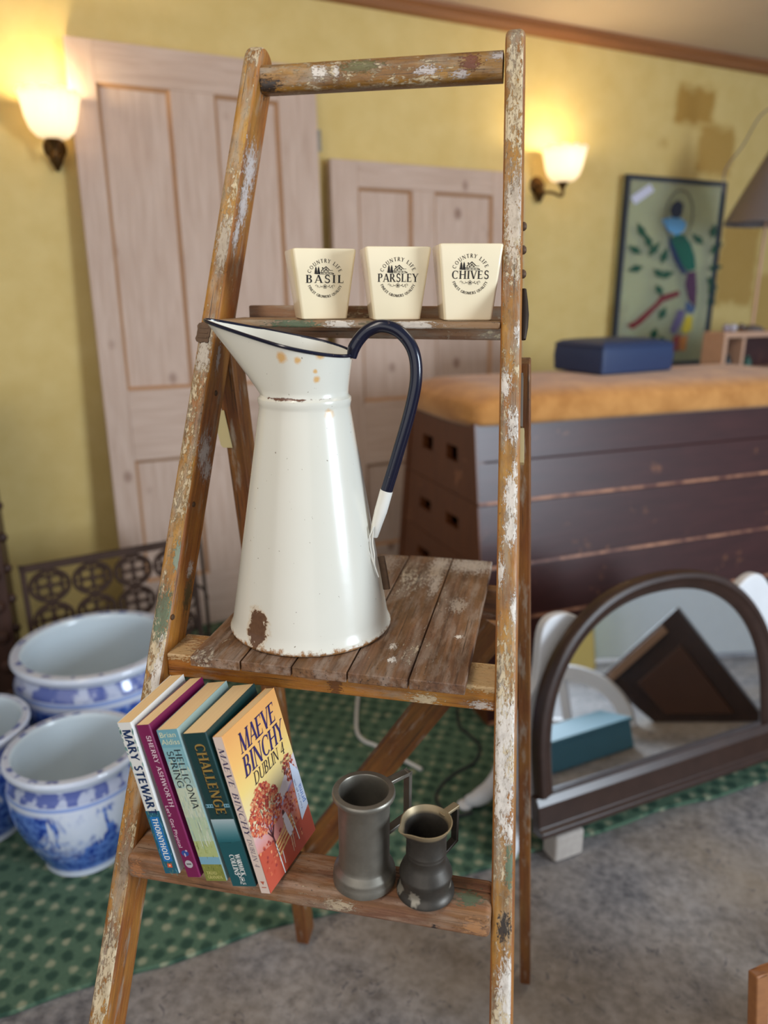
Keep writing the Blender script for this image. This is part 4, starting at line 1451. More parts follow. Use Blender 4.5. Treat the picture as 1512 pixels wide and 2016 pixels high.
# bench and the seated figure
pr.z += 0.00004
wh, pe = ink('print_white', (236, 234, 228)), ink('print_bench', (226, 176, 110))
for y in (0.030, 0.0345, 0.039):
    limb(0.03, y - .004, 0.068, y + .006, .0012, .0012, pe)
limb(0.03, 0.021, 0.07, 0.031, .0011, .0011, pe)
limb(0.031, 0.0, 0.03, 0.036, .0008, .0008, wh); limb(0.0695, 0.012, 0.067, 0.046, .0008, .0008, wh); limb(0.036, 0.008, 0.037, 0.022, .0006, .0006, wh)
pr.z += 0.00003
pr.put([ell(0.0555, 0.0545, 0.0022, 0.0032, 12)], dk)
pr.put([[(0.052, 0.052), (0.0595, 0.053), (0.062, 0.04), (0.064, 0.028), (0.056, 0.024), (0.053, 0.034)]], ink('print_white_dress', (226, 216, 220)))
limb(0.057, 0.026, 0.055, 0.008, .0011, .0007, ink('print_limb', (214, 160, 130))); limb(0.061, 0.028, 0.0585, 0.01, .0011, .0007, ink('print_limb', (214, 160, 130)))
limb(0.053, 0.05, 0.049, 0.038, .0009, .0008, ink('print_limb', (214, 160, 130)))
# title lettering
navy_, blk_ = ink('print_title_indigo', (44, 30, 92)), ink('print_title_black', (36, 26, 40))
for wd_, x0, x1, y, sz, mt in (('MAEVE', 0.02, 0.089, 0.1455, 0.0205, navy_), ('BINCHY', 0.0155, 0.094, 0.1215, 0.0205, navy_), ('DUBLIN 4', 0.026, 0.088, 0.1065, 0.0125, blk_)):
    P_, w_ = lay(wd_, sz, T=.17 if mt is navy_ else .12, t=.055, track=.02, slant=.22, align='L')
    pr.put(fit(P_, w_, x0, x1), mt, (x0, y))
for i, (tx, sz) in enumerate((('Bestselling', .0042), ('author of', .0042), ('CIRCLE OF', .0044), ('FRIENDS', .0044))):
    P_, w_ = font_polys(tx, sz, 'C', .2)
    pr.put(P_, ink('print_brown', (112, 70, 60)), (0.0835, 0.1 - i * .0046))
# white corner flash
pr.put([[(0.0825, 0.026), (0.1015, 0.034), (0.1015, 0.076), (0.0895, 0.094), (0.0865, 0.07)]], ink('print_flash', (214, 222, 238)))
P_, w_ = font_polys('prima', 0.0105)
pr.put(fit(P_, w_, 0, 0.022), ink('print_flash_blue', (52, 110, 190)), (0.0985, 0.04), rot=pi / 2)
P_, w_ = font_polys('Your free gift with', 0.0042)
pr.put(fit(P_, w_, 0, 0.036), ink('print_flash_grey', (90, 96, 130)), (0.0905, 0.036), rot=pi / 2)
pr.build('cover_picture', r_)

# ------------------------------------------------------------------ pewter measures
m = N('dull_pewter')
co = m.co()
n1 = m.noise(co, 60, 5, 0.65)
n2 = m.noise(co, 14, 4)
MAT['pewter'] = m.set(m.mix(n1, srgb(112, 106, 96), srgb(146, 140, 128)), m.ramp(n2, [(0.3, 0.34), (0.7, 0.55)]), 0.75)
m.bump(n1, 0.12, 0.0006)
m = N('blackened_pewter')
co = m.co()
n1 = m.noise(co, 70, 5, 0.65)
z_ = m.sep(co)[2]
n3 = m.noise(co, 45, 3)
c = m.mix(n1, srgb(48, 44, 40), srgb(84, 78, 70))
flk = m.math('ADD', m.math('MULTIPLY', m.math('ABSOLUTE', m.math('SUBTRACT', z_, 0.012)), 40), m.math('MULTIPLY', n3, 2.0))
c = m.mix(m.fade(flk, 1.0, 1.12, 0.8), c, srgb(172, 164, 148))
lip = m.fade(z_, 0.0795, 0.076, 0.8)
c = m.mix(lip, c, srgb(176, 156, 122))
MAT['dark_pewter'] = m.set(c, 0.45, 0.55)
m.bump(n1, 0.2, 0.0006)


def tankard(name, label, base, prof_out, prof_in, mat, handle, spout=None):
    t = thing(name, base, label, 'jug')
    n = 56
    rings = []
    for k, (r, z) in enumerate(prof_out + prof_in):
        ring = []
        for i in range(n):
            a = 2 * pi * i / n
            rr = r
            if spout and z > spout[1]:
                f_ = (z - spout[1]) / (spout[2] - spout[1])
                d_ = (a - spout[0] + pi) % (2 * pi) - pi
                rr = r + spout[3] * f_ * math.exp(-(d_ / 0.28) ** 2)
            ring.append(V((rr * cos(a), rr * sin(a), z)))
        rings.append(ring)
    T = M.Translation(base)
    b = MB().loft(rings, T=T, cap0=True, cap1=True)
    b.build('body', mat, t)
    hw, th, pts = handle
    hb = MB()
    pts = [V(p) for p in pts]
    dirh = V((pts[1].x - pts[0].x, pts[1].y - pts[0].y, 0)).normalized()
    side = V((-dirh.y, dirh.x, 0))
    for p, q in zip(pts[:-1], pts[1:]):
        ax = (q - p).normalized()
        nn = side.cross(ax).normalized()
        e = ax * (th / 2)
        bot = [p - e + side * hw + nn * th / 2, p - e - side * hw + nn * th / 2, p - e - side * hw - nn * th / 2, p - e + side * hw - nn * th / 2]
        topq = [v + (q - p) + 2 * e for v in bot]
        hb.hexa(bot, topq)
    hb.build('handle', mat, t, bevel=0.0008)
    return t


B1 = V((0.0645, 0.0065, Z0 + 0.0003))
H1 = 0.108
e1 = hit((803, 1519), 2, B1.z + H1 - 0.004)
h1 = V((e1.x, e1.y, 0))
r1_ = (h1 - V((B1.x, B1.y, 0))).normalized()
c1_ = V((B1.x, B1.y, 0))
tankard('pewter_tankard', 'tall straight grey pewter tankard with square handle, beside the books', B1,
        [(0.0, 0.0), (0.0315, 0.0), (0.0328, 0.0015), (0.0328, 0.009), (0.0318, 0.011), (0.0322, 0.0135), (0.0312, 0.0165), (0.0275, 0.0205), (0.0268, 0.022), (0.0263, 0.026), (0.0262, 0.05), (0.0264, 0.08), (0.0266, 0.0985), (0.0275, 0.1005), (0.0316, 0.1025), (0.0322, 0.1045), (0.0318, 0.107), (0.031, 0.108)],
        [(0.0255, 0.108), (0.0248, 0.1065), (0.0245, 0.09), (0.0243, 0.03), (0.02, 0.024), (0.0, 0.024)], MAT['pewter'],
        (0.0048, 0.0042, [c1_ + r1_ * 0.0305 + Zu * (B1.z + 0.1035), h1 + Zu * (B1.z + 0.1035), h1 + Zu * (B1.z + 0.049), c1_ + r1_ * 0.026 + Zu * (B1.z + 0.043)]))
B2 = V((0.1295, 0.0035, Z0 + 0.0003))
e2 = hit((897, 1588), 2, B2.z + 0.078)
h2 = V((e2.x, e2.y, 0))
c2_ = V((B2.x, B2.y, 0))
r2_ = (h2 - c2_).normalized()
tankard('pewter_measure', 'short waisted blackened pewter jug with pouring lip, nearest the right stile', B2,
        [(0.0, 0.0), (0.0285, 0.0), (0.0297, 0.0015), (0.0295, 0.004), (0.0278, 0.0065), (0.0262, 0.009), (0.0259, 0.0125), (0.0261, 0.02), (0.0272, 0.0235), (0.0268, 0.0258), (0.0262, 0.027), (0.0245, 0.032), (0.0222, 0.036), (0.0208, 0.04), (0.0203, 0.046), (0.0205, 0.0465), (0.0205, 0.048), (0.0202, 0.0486), (0.0205, 0.0505), (0.0205, 0.052), (0.0202, 0.0526), (0.0203, 0.066), (0.0208, 0.071), (0.0222, 0.0765), (0.0245, 0.081), (0.0256, 0.0832), (0.0258, 0.084)],
        [(0.0248, 0.0842), (0.0225, 0.079), (0.0202, 0.0735), (0.019, 0.068), (0.0188, 0.045), (0.022, 0.033), (0.024, 0.022), (0.02, 0.008), (0.0, 0.008)], MAT['dark_pewter'],
        (0.004, 0.0036, [c2_ + r2_ * 0.0235 + Zu * (B2.z + 0.079), h2 + Zu * (B2.z + 0.0795), h2 + Zu * (B2.z + 0.038), c2_ + r2_ * 0.0235 + Zu * (B2.z + 0.031)]), (radians(222), 0.066, 0.084, 0.0065))

# ------------------------------------------------------------------ blue and white planters on the carpet
def porcelain(name, h, seed, r):
    m = N(name)
    co = m.co()
    x_, y_, z_ = m.sep(co)
    ang = m.math('ARCTAN2', y_, x_)
    n_big = m.noise(m.co((1, 1, 0.6), (seed, 2, 0)), 10 / (r / 0.15), 4, 0.6, 0.4)
    n_mid = m.noise(m.co((1, 1, 1), (seed, 8, 3)), 26 / (r / 0.15), 3, 0.6)
    n_fine = m.noise(m.co((1, 1, 1), (seed, 4, 0)), 60, 4, 0.65)
    white, blue, pale = srgb(216, 220, 230), srgb(28, 58, 150), srgb(96, 132, 206)
    c = m.mix(n_fine, white, srgb(196, 206, 226))
    shade = m.mix(m.fade(n_fine, 0.4, 0.62, 1.0, 0.0), blue, pale)
    mask = m.math('MULTIPLY', m.fade(n_big, 0.39, 0.44, 0.0, 1.0), m.math('MULTIPLY', m.fade(z_, h * 0.06, h * 0.1, 0.0, 1.0), m.fade(z_, h * 0.70, h * 0.74, 1.0, 0.0)))
    lower = m.math('MULTIPLY', m.fade(m.math('ADD', z_, m.math('MULTIPLY', n_mid, h * 0.45)), h * 0.52, h * 0.66, 0.9, 0.0), m.fade(z_, h * 0.05, h * 0.08, 0.0, 1.0))
    mask = m.math('MAXIMUM', mask, lower)
    c = m.mix(mask, c, shade)
    band = m.math('MULTIPLY', m.fade(z_, h * 0.79, h * 0.80, 0.0, 1.0), m.fade(z_, h * 0.90, h * 0.91, 1.0, 0.0))
    c = m.mix(m.math('MULTIPLY', band, m.fade(m.math('ADD', n_mid, m.math('MULTIPLY', m.math('SINE', m.math('MULTIPLY', ang, 17)), 0.06)), 0.46, 0.54, 0.25, 0.85)), c, blue)
    ln = m.math('MULTIPLY', m.fade(z_, h * 0.755, h * 0.76, 0.0, 1.0), m.fade(z_, h * 0.785, h * 0.79, 0.7, 0.0))
    c = m.mix(ln, c, pale)
    rad = m.math('SQRT', m.math('ADD', m.math('MULTIPLY', x_, x_), m.math('MULTIPLY', y_, y_)))
    onrim = m.math('MULTIPLY', m.fade(z_, h * 0.972, h * 0.98, 0.0, 1.0), m.math('MULTIPLY', m.fade(rad, r * 0.87, r * 0.88, 0.0, 1.0), m.fade(rad, r * 0.95, r * 0.96, 1.0, 0.0)))
    dash = m.fade(m.math('ADD', m.math('MULTIPLY', m.math('SINE', m.math('MULTIPLY', ang, 19)), 0.08), n_mid), 0.53, 0.6, 0.1, 0.8)
    c = m.mix(m.math('MULTIPLY', onrim, dash), c, blue)
    return m.set(c, 0.15, 0, 0.5, 0.3)


MAT['white_glaze'] = plain('pale_inner_glaze', srgb(196, 208, 216), 0.2, 0, 0.03, 8, 0.5, 0.2)  # bluish window light inside the planters is put into this glaze colour


def planter(label, c_rim, r, foot):
    base = V((c_rim.x, c_rim.y, 0.0115))
    h = c_rim.z - base.z
    t = thing('blue_and_white_planter', base, label, 'plant pot', 'blue and white planters on the carpet')
    prof = [(0.0, 0.0), (foot * 0.97, 0.0), (foot, 0.01 * h), (foot * 1.01, 0.06 * h)]
    rb = r * 0.985
    for i in range(1, 15):
        f_ = i / 14
        z = (0.06 + 0.72 * f_) * h
        prof.append((foot + (rb - foot) * sin(f_ * pi * 0.56) / sin(pi * 0.56) * (1.0 + 0.02 * sin(pi * f_)), z))
    prof += [(r * 0.955, 0.84 * h), (r * 0.915, 0.895 * h), (r * 0.93, 0.925 * h), (r * 0.985, 0.945 * h), (r, 0.965 * h), (r * 0.995, 0.985 * h), (r * 0.975, h), (r * 0.88, h)]
    prof_i = [(r * 0.88, h), (r * 0.86, 0.985 * h), (r * 0.85, 0.96 * h)]
    for i in range(1, 12):
        f_ = i / 11
        prof_i.append((r * 0.85 + (foot * 0.85 - r * 0.85) * f_ ** 2.2, (0.96 - 0.9 * f_) * h))
    prof_i.append((0.0, 0.055 * h))
    MB().lathe(prof, 96, M.Translation(base)).lathe(prof_i, 96, M.Translation(base), 1).build('body', [porcelain('blue_white_porcelain', h, foot * 40, r), MAT['white_glaze']], t)
    return t


planter('front blue and white planter, nearest and right of the others on the carpet', hit((145, 1466), 2, 0.285), 0.146, 0.09)
planter('large blue and white planter behind, in front of the iron panel', hit((188, 1264), 2, 0.335), 0.212, 0.14)
planter('blue and white planter cut off by the left edge of the photo', hit((-72, 1425), 2, 0.285), 0.140, 0.1)

# ------------------------------------------------------------------ cast iron fretwork panel behind the planters
pa, pb_ = hit((38, 1126), 2, 0.45), hit((407, 1062), 2, 0.45)
pa.z = pb_.z = 0.0
ei = (pb_ - pa).normalized()
ni = V((ei.y, -ei.x, 0))
upi = (Zu * cos(0.12) - ni * sin(0.12)).normalized()
Ti = frame(ei, upi, pa + Zu * 0.0125 + ni * 0.05 + Zu * 0.001)
Li = 0.52
iron = thing('cast_iron_panel', Ti.translation, 'low dark cast iron panel of pierced quatrefoil rings behind the planters', 'iron panel')
MAT['cast_iron'] = plain('rusty_cast_iron', srgb(66, 46, 36), 0.7, 0.4, 0.35, 60)
hI = 0.455
b = MB()
for y0, y1 in ((0.0, 0.02), (hI - 0.022, hI)):
    b.box((0, y0, -0.006), (Li, y1, 0.006), T=Ti)
for x0 in (0.0, Li - 0.016):
    b.box((x0, 0, -0.006), (x0 + 0.016, hI, 0.006), T=Ti)
b.build('frame', MAT['cast_iron'], iron, bevel=0.002)
b = MB()
cell = (Li - 0.03) / 4
for i in range(4):
    for j in range(4):
        cx, cy = 0.015 + cell * (i + .5), 0.02 + (hI - 0.042) / 4 * (j + .5)
        rr = cell * 0.44
        ring = [Ti @ V((cx + rr * cos(2 * pi * k / 28), cy + rr * 0.86 * sin(2 * pi * k / 28), 0)) for k in range(28)]
        b.tube(ring, 0.0065, 8, closed=True)
        for k in range(4):
            a = pi / 4 + k * pi / 2
            lx, ly = cx + rr * .46 * cos(a), cy + rr * .4 * sin(a)
            lobe = [Ti @ V((lx + rr * .34 * cos(2 * pi * q / 16), ly + rr * .3 * sin(2 * pi * q / 16), 0)) for q in range(16)]
            b.tube(lobe, 0.005, 6, closed=True)
        b.lathe([(0.0, 0.008), (0.01, 0.004), (0.012, -0.004), (0.0, -0.006)], 12, Ti @ M.Translation((cx, cy, 0)))
        for k in range(4):
            a = k * pi / 2
            b.tube([Ti @ V((cx + .2 * rr * cos(a), cy + .2 * rr * sin(a), 0)), Ti @ V((cx + rr * cos(a), cy + .9 * rr * sin(a), 0))], 0.004, 6)
b.build('fretwork', MAT['cast_iron'], iron)

# wrought iron scroll stand, seen between the left stile and the platform
ps = hit((413, 1262), 2, 0.22)
ps.z = 0.0
stand = thing('wrought_iron_stand', (ps.x, ps.y, 0.011), 'black wrought iron scroll bracket standing behind the left stile', 'iron stand')
Hs = 0.56
bar_top = V((ps.x - 0.0, ps.y, 0))
MB().tube(smoothpath([V((ps.x, ps.y, 0.012)), V((ps.x, ps.y, 0.25)), V((ps.x - 0.004, ps.y, 0.42)), V((ps.x - 0.02, ps.y + 0.02, Hs))], 8), 0.0075, 8, flat=0.6).build('upright', MAT['iron_dark'], stand)
le = -rt
for (zc, sg) in ((0.36, 1), (0.27, -1)):
    pts = []
    for k in range(34):
        th = k / 33 * 2.6 * pi
        r = 0.052 * (1 - k / 33) ** 0.9 + 0.006
        cx_ = V((ps.x, ps.y, zc)) + le * 0.055
        pts.append(cx_ - le * (r * cos(th)) + Zu * (sg * r * sin(th)))
    MB().tube(pts, 0.004, 8).build('scroll', MAT['iron_dark'], stand)
MB().tube(smoothpath([V((ps.x, ps.y, 0.2)), V((ps.x, ps.y, 0.16)) + le * 0.05, V((ps.x, ps.y, 0.08)) + le * 0.1, V((ps.x, ps.y, 0.013)) + le * 0.13], 8), 0.006, 8).build('foot', MAT['iron_dark'], stand)

# ------------------------------------------------------------------ dark carved cupboard at the left edge
m = N('dark_carved_oak')
co = m.co((60, 60, 6))
g = m.noise(co, 1.0, 4)
MAT['dark_oak'] = m.set(m.mix(g, srgb(40, 24, 18), srgb(74, 44, 30)), 0.5)
m.bump(g, 0.3, 0.002)
qc = hit((52, 1410), 2, 0.0)
Tk = frame(E_W, Zu, (qc.x, qc.y, 0.011))               # X to the right, Y up, Z out to the room
cup = thing('carved_cupboard', Tk.translation, 'dark carved oak cupboard at the left edge of the photo', 'cupboard')
cw, chh, cdp = 0.6, 0.9, 0.38
MB().box((-cw, 0.0, -cdp), (0, chh, 0), T=Tk).build('body', MAT['dark_oak'], cup, bevel=0.004)
MB().box((-cw - 0.015, chh, -cdp), (0.012, chh + 0.03, 0.015), T=Tk).build('top_board', MAT['dark_oak'], cup, bevel=0.006)
for k in range(9):
    b = MB()
    b.lathe([(0.0, -0.014), (0.012, -0.012), (0.02, 0.0), (0.012, 0.012), (0.0, 0.014)], 12, Tk @ M.Translation((-0.03, 0.07 + 0.095 * k, 0.006)))
    b.build('carved_boss', MAT['dark_oak'], cup)
    b = MB()
    b.lathe([(0.0, -0.014), (0.01, -0.01), (0.016, 0.0), (0.01, 0.01), (0.0, 0.014)], 12, Tk @ M.Translation((0.004, 0.07 + 0.095 * k, -0.05)))
    b.build('carved_boss', MAT['dark_oak'], cup)
MB().box((-cw + 0.07, 0.08, 0.0), (-0.07, chh - 0.06, 0.014), T=Tk).build('door', MAT['dark_oak'], cup, bevel=0.008)

# ------------------------------------------------------------------ vaulting horse (box) with suede top
EH = V((0.835, 0.551, 0)).normalized()
NH = V((-EH.y, EH.x, 0))                               # away from the camera
HT0 = 0.885
HC = hit((936, 834), 2, HT0)
HL, HW, TP = 1.36, 0.46, 0.16
horse = thing('vaulting_horse', (HC.x, HC.y, 0.0), 'long dark wooden vaulting horse in stacked sections with tan suede top', 'vaulting horse')


def hz(x, y, z):
    """x along the horse, y = -1 near edge .. +1 far edge, z height; the sides splay towards the floor"""
    hw = HW / 2 + TP * (HT0 - z)
    return V((HC.x, HC.y, 0)) + EH * x + NH * (HW / 2 + y * hw) + Zu * z


def horse_wood(name, end):
    m = N(name)
    co = m.co((7, 7, 50) if not end else (40, 40, 9))
    g = m.noise(co, 1.0, 4, 0.6)
    if end:
        c = m.mix(g, srgb(70, 34, 15), srgb(106, 58, 25))  # end boards darkened: the shade on this end is in the colour
    else:
        c = m.mix(g, srgb(44, 20, 20), srgb(72, 36, 34))
    sc_ = m.noise(m.co((9, 9, 9), (2, 1, 0)), 1.0, 4, 0.7)
    c = m.mix(m.fade(sc_, 0.64, 0.72, 0.0, 0.5), c, srgb(150, 98, 64))
    m.bump(g, 0.1, 0.002)
    return m.set(c, 0.38)


MAT['horse_side'], MAT['horse_end'] = horse_wood('dark_varnished_boards', False), horse_wood('brown_end_boards', True)
m = N('worn_board_edge')
MAT['horse_edge'] = m.set(m.mix(m.fade(m.noise(m.co((12, 12, 12)), 1.0, 5, 0.7), 0.42, 0.6, 0.0, 1.0), srgb(96, 54, 42), srgb(170, 118, 88)), 0.5)
MAT['hole'] = plain('dark_hollow', srgb(20, 12, 8), 0.9)
zs = [HT0, 0.655, 0.47, 0.31, 0.15, 0.0115]
th = 0.022
for k in range(5):
    z1, z0 = zs[k] - 0.001, zs[k + 1] + 0.001
    sec = None
    # end boards with two hand slots, built as a frame of blocks around the slots
    for sg in (-1, 1):
        side = MB()
        cuts = [z0, z1] if k else [z0, z0 + (z1 - z0) * 0.52, z1]
        for a, c_ in zip(cuts[:-1], cuts[1:]):
            a += 0.0006 if a != z0 else 0
            hw = lambda z: HW / 2 + TP * (HT0 - z)
            o_ = lambda x, z, f_: V((HC.x, HC.y, 0)) + EH * x + NH * (HW / 2 + sg * (hw(z) - f_)) + Zu * z
            side.hexa([o_(0.0, a, 0), o_(HL, a, 0), o_(HL, a, th), o_(0.0, a, th)], [o_(0.0, c_, 0), o_(HL, c_, 0), o_(HL, c_, th), o_(0.0, c_, th)])
        sd_ = side.build('side_board', [MAT['horse_side']], horse, bevel=0.003)
        sec = sd_ if sg < 0 else sec
    ed = MB()
    o2 = lambda x, z, f_: V((HC.x, HC.y, 0)) + EH * x + NH * (-(TP * (HT0 - z)) - f_) + Zu * z
    for (zz, dz) in ((z0, 0.008),):
        ed.hexa([o2(0.0, zz, -0.002), o2(HL, zz, -0.002), o2(HL, zz, 0.0035), o2(0.0, zz, 0.0035)], [o2(0.0, zz + dz, -0.002), o2(HL, zz + dz, -0.002), o2(HL, zz + dz, 0.002), o2(0.0, zz + dz, 0.002)])
    ed.build('worn_edge', MAT['horse_edge'], sec)
    for x0, x1 in ((0.0, th), (HL - th, HL)):
        e_ = MB()
        rows = [(z0, z0 + (z1 - z0) * .42), (z0 + (z1 - z0) * .42, z0 + (z1 - z0) * .62), (z0 + (z1 - z0) * .62, z1)]
        for ri, (a, c_) in enumerate(rows):
            spans = [(-0.94, 0.94)] if ri != 1 else [(-0.94, -0.5), (-0.2, 0.2), (0.5, 0.94)]
            for y0, y1 in spans:
                e_.hexa([hz(x0 + .001, y0, a), hz(x1, y0, a), hz(x1, y1, a), hz(x0 + .001, y1, a)], [hz(x0 + .001, y0, c_), hz(x1, y0, c_), hz(x1, y1, c_), hz(x0 + .001, y1, c_)])
        e_.build('end_board', MAT['horse_end'], horse)
        for y0 in (-0.998, 0.9):
            cp_ = MB()
            cp_.hexa([hz(x0 - .004, y0, z0), hz(x1 + .003, y0, z0), hz(x1 + .003, y0 + .098, z0), hz(x0 - .004, y0 + .098, z0)], [hz(x0 - .004, y0, z1), hz(x1 + .003, y0, z1), hz(x1 + .003, y0 + .098, z1), hz(x0 - .004, y0 + .098, z1)])
            cp_.build('corner_post', MAT['horse_end'] if x0 == 0.0 else MAT['horse_side'], horse, bevel=0.002)
m = N('tan_suede')
co = m.co()
n1 = m.noise(co, 6, 5, 0.65)
n2 = m.noise(co, 160, 3)
c = m.mix(m.ramp(n1, [(0.3, 0.0), (0.7, 1.0)]), srgb(150, 96, 44), srgb(206, 150, 88))
m.bump(n2, 0.25, 0.002)
MAT['suede'] = m.set(c, 0.9, None, 0.15)
m.b.inputs['Sheen Weight'].default_value = 0.25
b = MB()
rings = []
nx = 26
secp = []
for a in range(0, 181, 12):
    c_, s_ = cos(radians(a)), sin(radians(a))
    secp.append(((abs(c_) ** 0.45) * (1 if c_ > 0 else -1), (abs(s_) ** 0.5)))
secp = [(1.0, -0.35)] + secp + [(-1.0, -0.35)]
for i in range(nx + 1):
    x = -0.028 + (HL + 0.056) * i / nx
    f_ = min(1.0, (i + 0.0) / 1.5, (nx - i) / 1.5)
    sc_ = 0.93 + 0.07 * min(1, f_)
    zz = 0.6 + 0.4 * min(1, f_)
    rings.append([V((HC.x, HC.y, 0)) + EH * x + NH * (HW / 2 + px_ * (HW / 2 + 0.026) * sc_) + Zu * (HT0 + 0.006 + py_ * 0.085 * (zz if py_ > 0 else 1)) for px_, py_ in secp])
b.loft(rings, closed=True, cap0=True, cap1=True)
pad = b.build('padded_top', MAT['suede'], horse)
sub = pad.modifiers.new('subdivision', 'SUBSURF')
sub.levels = sub.render_levels = 2

# navy footstool box on the horse
HT = HT0 + 0.093
nb0 = hit((1185, 739), 2, HT)
ex = V((cos(radians(42)), sin(radians(42)), 0))
ey = V((-ex.y, ex.x, 0))
Tn = frame(ex, ey, (nb0.x, nb0.y, HT))
MAT['navy_leather'] = plain('navy_leatherette', srgb(36, 54, 92), 0.5, 0, 0.12, 90)
b = MB()
rings = []
LX, LY, HH = 0.33, 0.23, 0.1
def rr2(x0, y0, x1, y1, r, n=4):
    out = []
    for cx, cy, a0 in ((x1 - r, y1 - r, 0), (x0 + r, y1 - r, 90), (x0 + r, y0 + r, 180), (x1 - r, y0 + r, 270)):
        for i in range(n + 1):
            a = radians(a0 + 90 * i / n)
            out.append((cx + r * cos(a), cy + r * sin(a)))
    return out
for z, e in ((0, .006), (.004, 0), (HH * .5, -.003), (HH - .016, 0), (HH - .006, .004), (HH, .014), (HH + .006, .05), (HH + .009, .09)):
    rings.append([V((x, y, z)) for x, y in rr2(e, e, LX - e, LY - e, .01)])
stool = thing('footstool', Tn.translation, 'navy blue padded footstool on top of the vaulting horse', 'footstool')
b.loft(rings, T=Tn, cap0=True, cap1=True)
b.build('cushion_box', MAT['navy_leather'], stool)
MB().tube([Tn @ V((x, y, HH - .012)) for x, y in rr2(-.001, -.001, LX + .001, LY + .001, .01)], 0.003, 6, closed=True).build('piping', MAT['navy_leather'], stool)

# ------------------------------------------------------------------ half-round mirror leaning on the horse
MQ = hit((1056, 1646), 2, 0.08)
ME = V((0.801, 0.598, 0)).normalized()
MNn = V((ME.y, -ME.x, 0))
tl = radians(10)
MU = (Zu * cos(tl) - MNn * sin(tl)).normalized()
Tm = frame(ME, MU, MQ)                                  # X along the base, Y up the leaning frame, Z out
m = N('dark_walnut_frame')
co = m.co((30, 30, 30))
MAT['walnut'] = m.set(m.mix(m.noise(co, 1.0, 4), srgb(40, 26, 21), srgb(64, 44, 36)), 0.32)
mir = thing('arched_mirror', MQ, 'half-round overmantel mirror in dark wood frame leaning on the vaulting horse', 'mirror')
cxm, am, ap, spz = 0.385, 0.376, 0.537, 0.16


def arch(off, n=44):
    out = []
    a_, b_ = am - off, ap - spz - off
    for i in range(n + 1):
        t_ = pi * i / n
        c_, s_ = cos(t_), sin(t_)
        e = 2 / 2.25
        out.append((cxm + a_ * (abs(c_) ** e) * (1 if c_ > 0 else -1), spz + b_ * (s_ ** e)))
    return out


rail_h = 0.088
out_o = [(cxm + am, rail_h)] + arch(0) + [(cxm - am, rail_h)]
fw_ = 0.045
prof_f = [(0.0, -0.018), (0.0, 0.004), (0.006, 0.012), (0.016, 0.013), (0.022, 0.007), (0.03, 0.006), (0.036, 0.003), (fw_, -0.006), (fw_, -0.018)]
rings = []
for off, zz in prof_f:
    pts = arch(off)
    rings.append([V((cxm + am - off, rail_h - .002, zz))] + [V((x, y, zz)) for x, y in pts] + [V((cxm - am + off, rail_h - .002, zz))])
b = MB()
n = len(rings[0])
rings2 = list(zip(*rings))
b.loft([list(r_) for r_ in rings2], closed=True, T=Tm, cap0=True, cap1=True)
b.build('arched_frame', MAT['walnut'], mir)
MB().prism([(-0.018, 0), (0.022, 0), (0.022, 0.012), (0.012, 0.02), (0.012, 0.07), (0.004, rail_h), (-0.018, rail_h)], cxm - am - 0.008, cxm + am + 0.008, T=Tm @ frame((0, 0, 1), (0, 1, 0), (0, 0, 0)) @ M.Scale(-1, 4, (0, 0, 1))).build('base_rail', MAT['walnut'], mir, bevel=0.002)
m = N('silvered_glass')
MAT['mirror'] = m.set((0.86, 0.88, 0.9), 0.015, 1.0)
gl_ = [(cxm + am - fw_ + .004, rail_h - .004)] + arch(fw_ - .004) + [(cxm - am + fw_ - .004, rail_h - .004)]
MB().prism(gl_, -0.014, -0.0085, T=Tm).build('glass', MAT['mirror'], mir)
# stone block under its corner
m = N('pale_stone')
MAT['stone'] = m.set(m.mix(m.noise(m.co(), 60, 5), srgb(150, 140, 132), srgb(186, 176, 166)), 0.85)
qb = hit((1092, 1702), 2, 0.0)
Tb2 = frame(ME, MNn * -1, (qb.x, qb.y, 0.0))
stone = MB().box((0.0, 0.0, 0.0005), (0.08, 0.05, 0.0685), T=Tb2).build('stone_block', MAT['stone'], mw=Tb2, bevel=0.008, seg=3)
tag(stone, 'small pale stone block propping up the left corner of the mirror', 'block')

# ------------------------------------------------------------------ white carved headboard between mirror and horse
m = N('white_painted_wood')
MAT['white_wood'] = m.set(m.mix(m.noise(m.co(), 12, 4), srgb(206, 206, 208), srgb(226, 226, 228)), 0.45)
offh = 0.075
Th = frame(ME, (Zu * cos(radians(7)) - MNn * sin(radians(7))), MQ - MNn * offh - Zu * (MQ.z - 0.0115))
hb = thing('headboard', Th.translation, 'white painted bed end with two rounded shoulders behind the mirror', 'headboard')


def hb_uv(p):
    q = Th.inverted() @ onplane(p, Th.translation, Th.to_3x3() @ V((0, 0, 1)))
    return q.x, q.y


lx0, ly0 = hb_uv((1047, 1400))
lx1, ly1 = hb_uv((1098, 1206))
rx1, ry1 = hb_uv((1478, 1128))
shL = smoothpath([V((lx0 - .085, 0.05, 0)), V((lx0 - .07, 0.2, 0)), V((lx0 - .03, 0.33, 0)), V((lx0 + .005, ly0 + .08, 0)), V((lx1 - .05, ly1 - .025, 0)), V((lx1, ly1, 0)), V((lx1 + .06, ly1 - .025, 0)), V((lx1 + .13, ly1 - .12, 0)), V((lx1 + .2, ly1 - .2, 0)), V(((lx1 + rx1) / 2, ly1 - .22, 0)), V((rx1 - .2, ry1 - .2, 0)), V((rx1 - .11, ry1 - .1, 0)), V((rx1 - .06, ry1 - .028, 0)), V((rx1, ry1, 0)), V((rx1 + .05, ry1 - .03, 0)), V((rx1 + .11, ry1 - .14, 0)), V((rx1 + .15, 0.2, 0)), V((rx1 + .16, 0.05, 0))], 6)
poly = [(p.x, p.y) for p in shL]
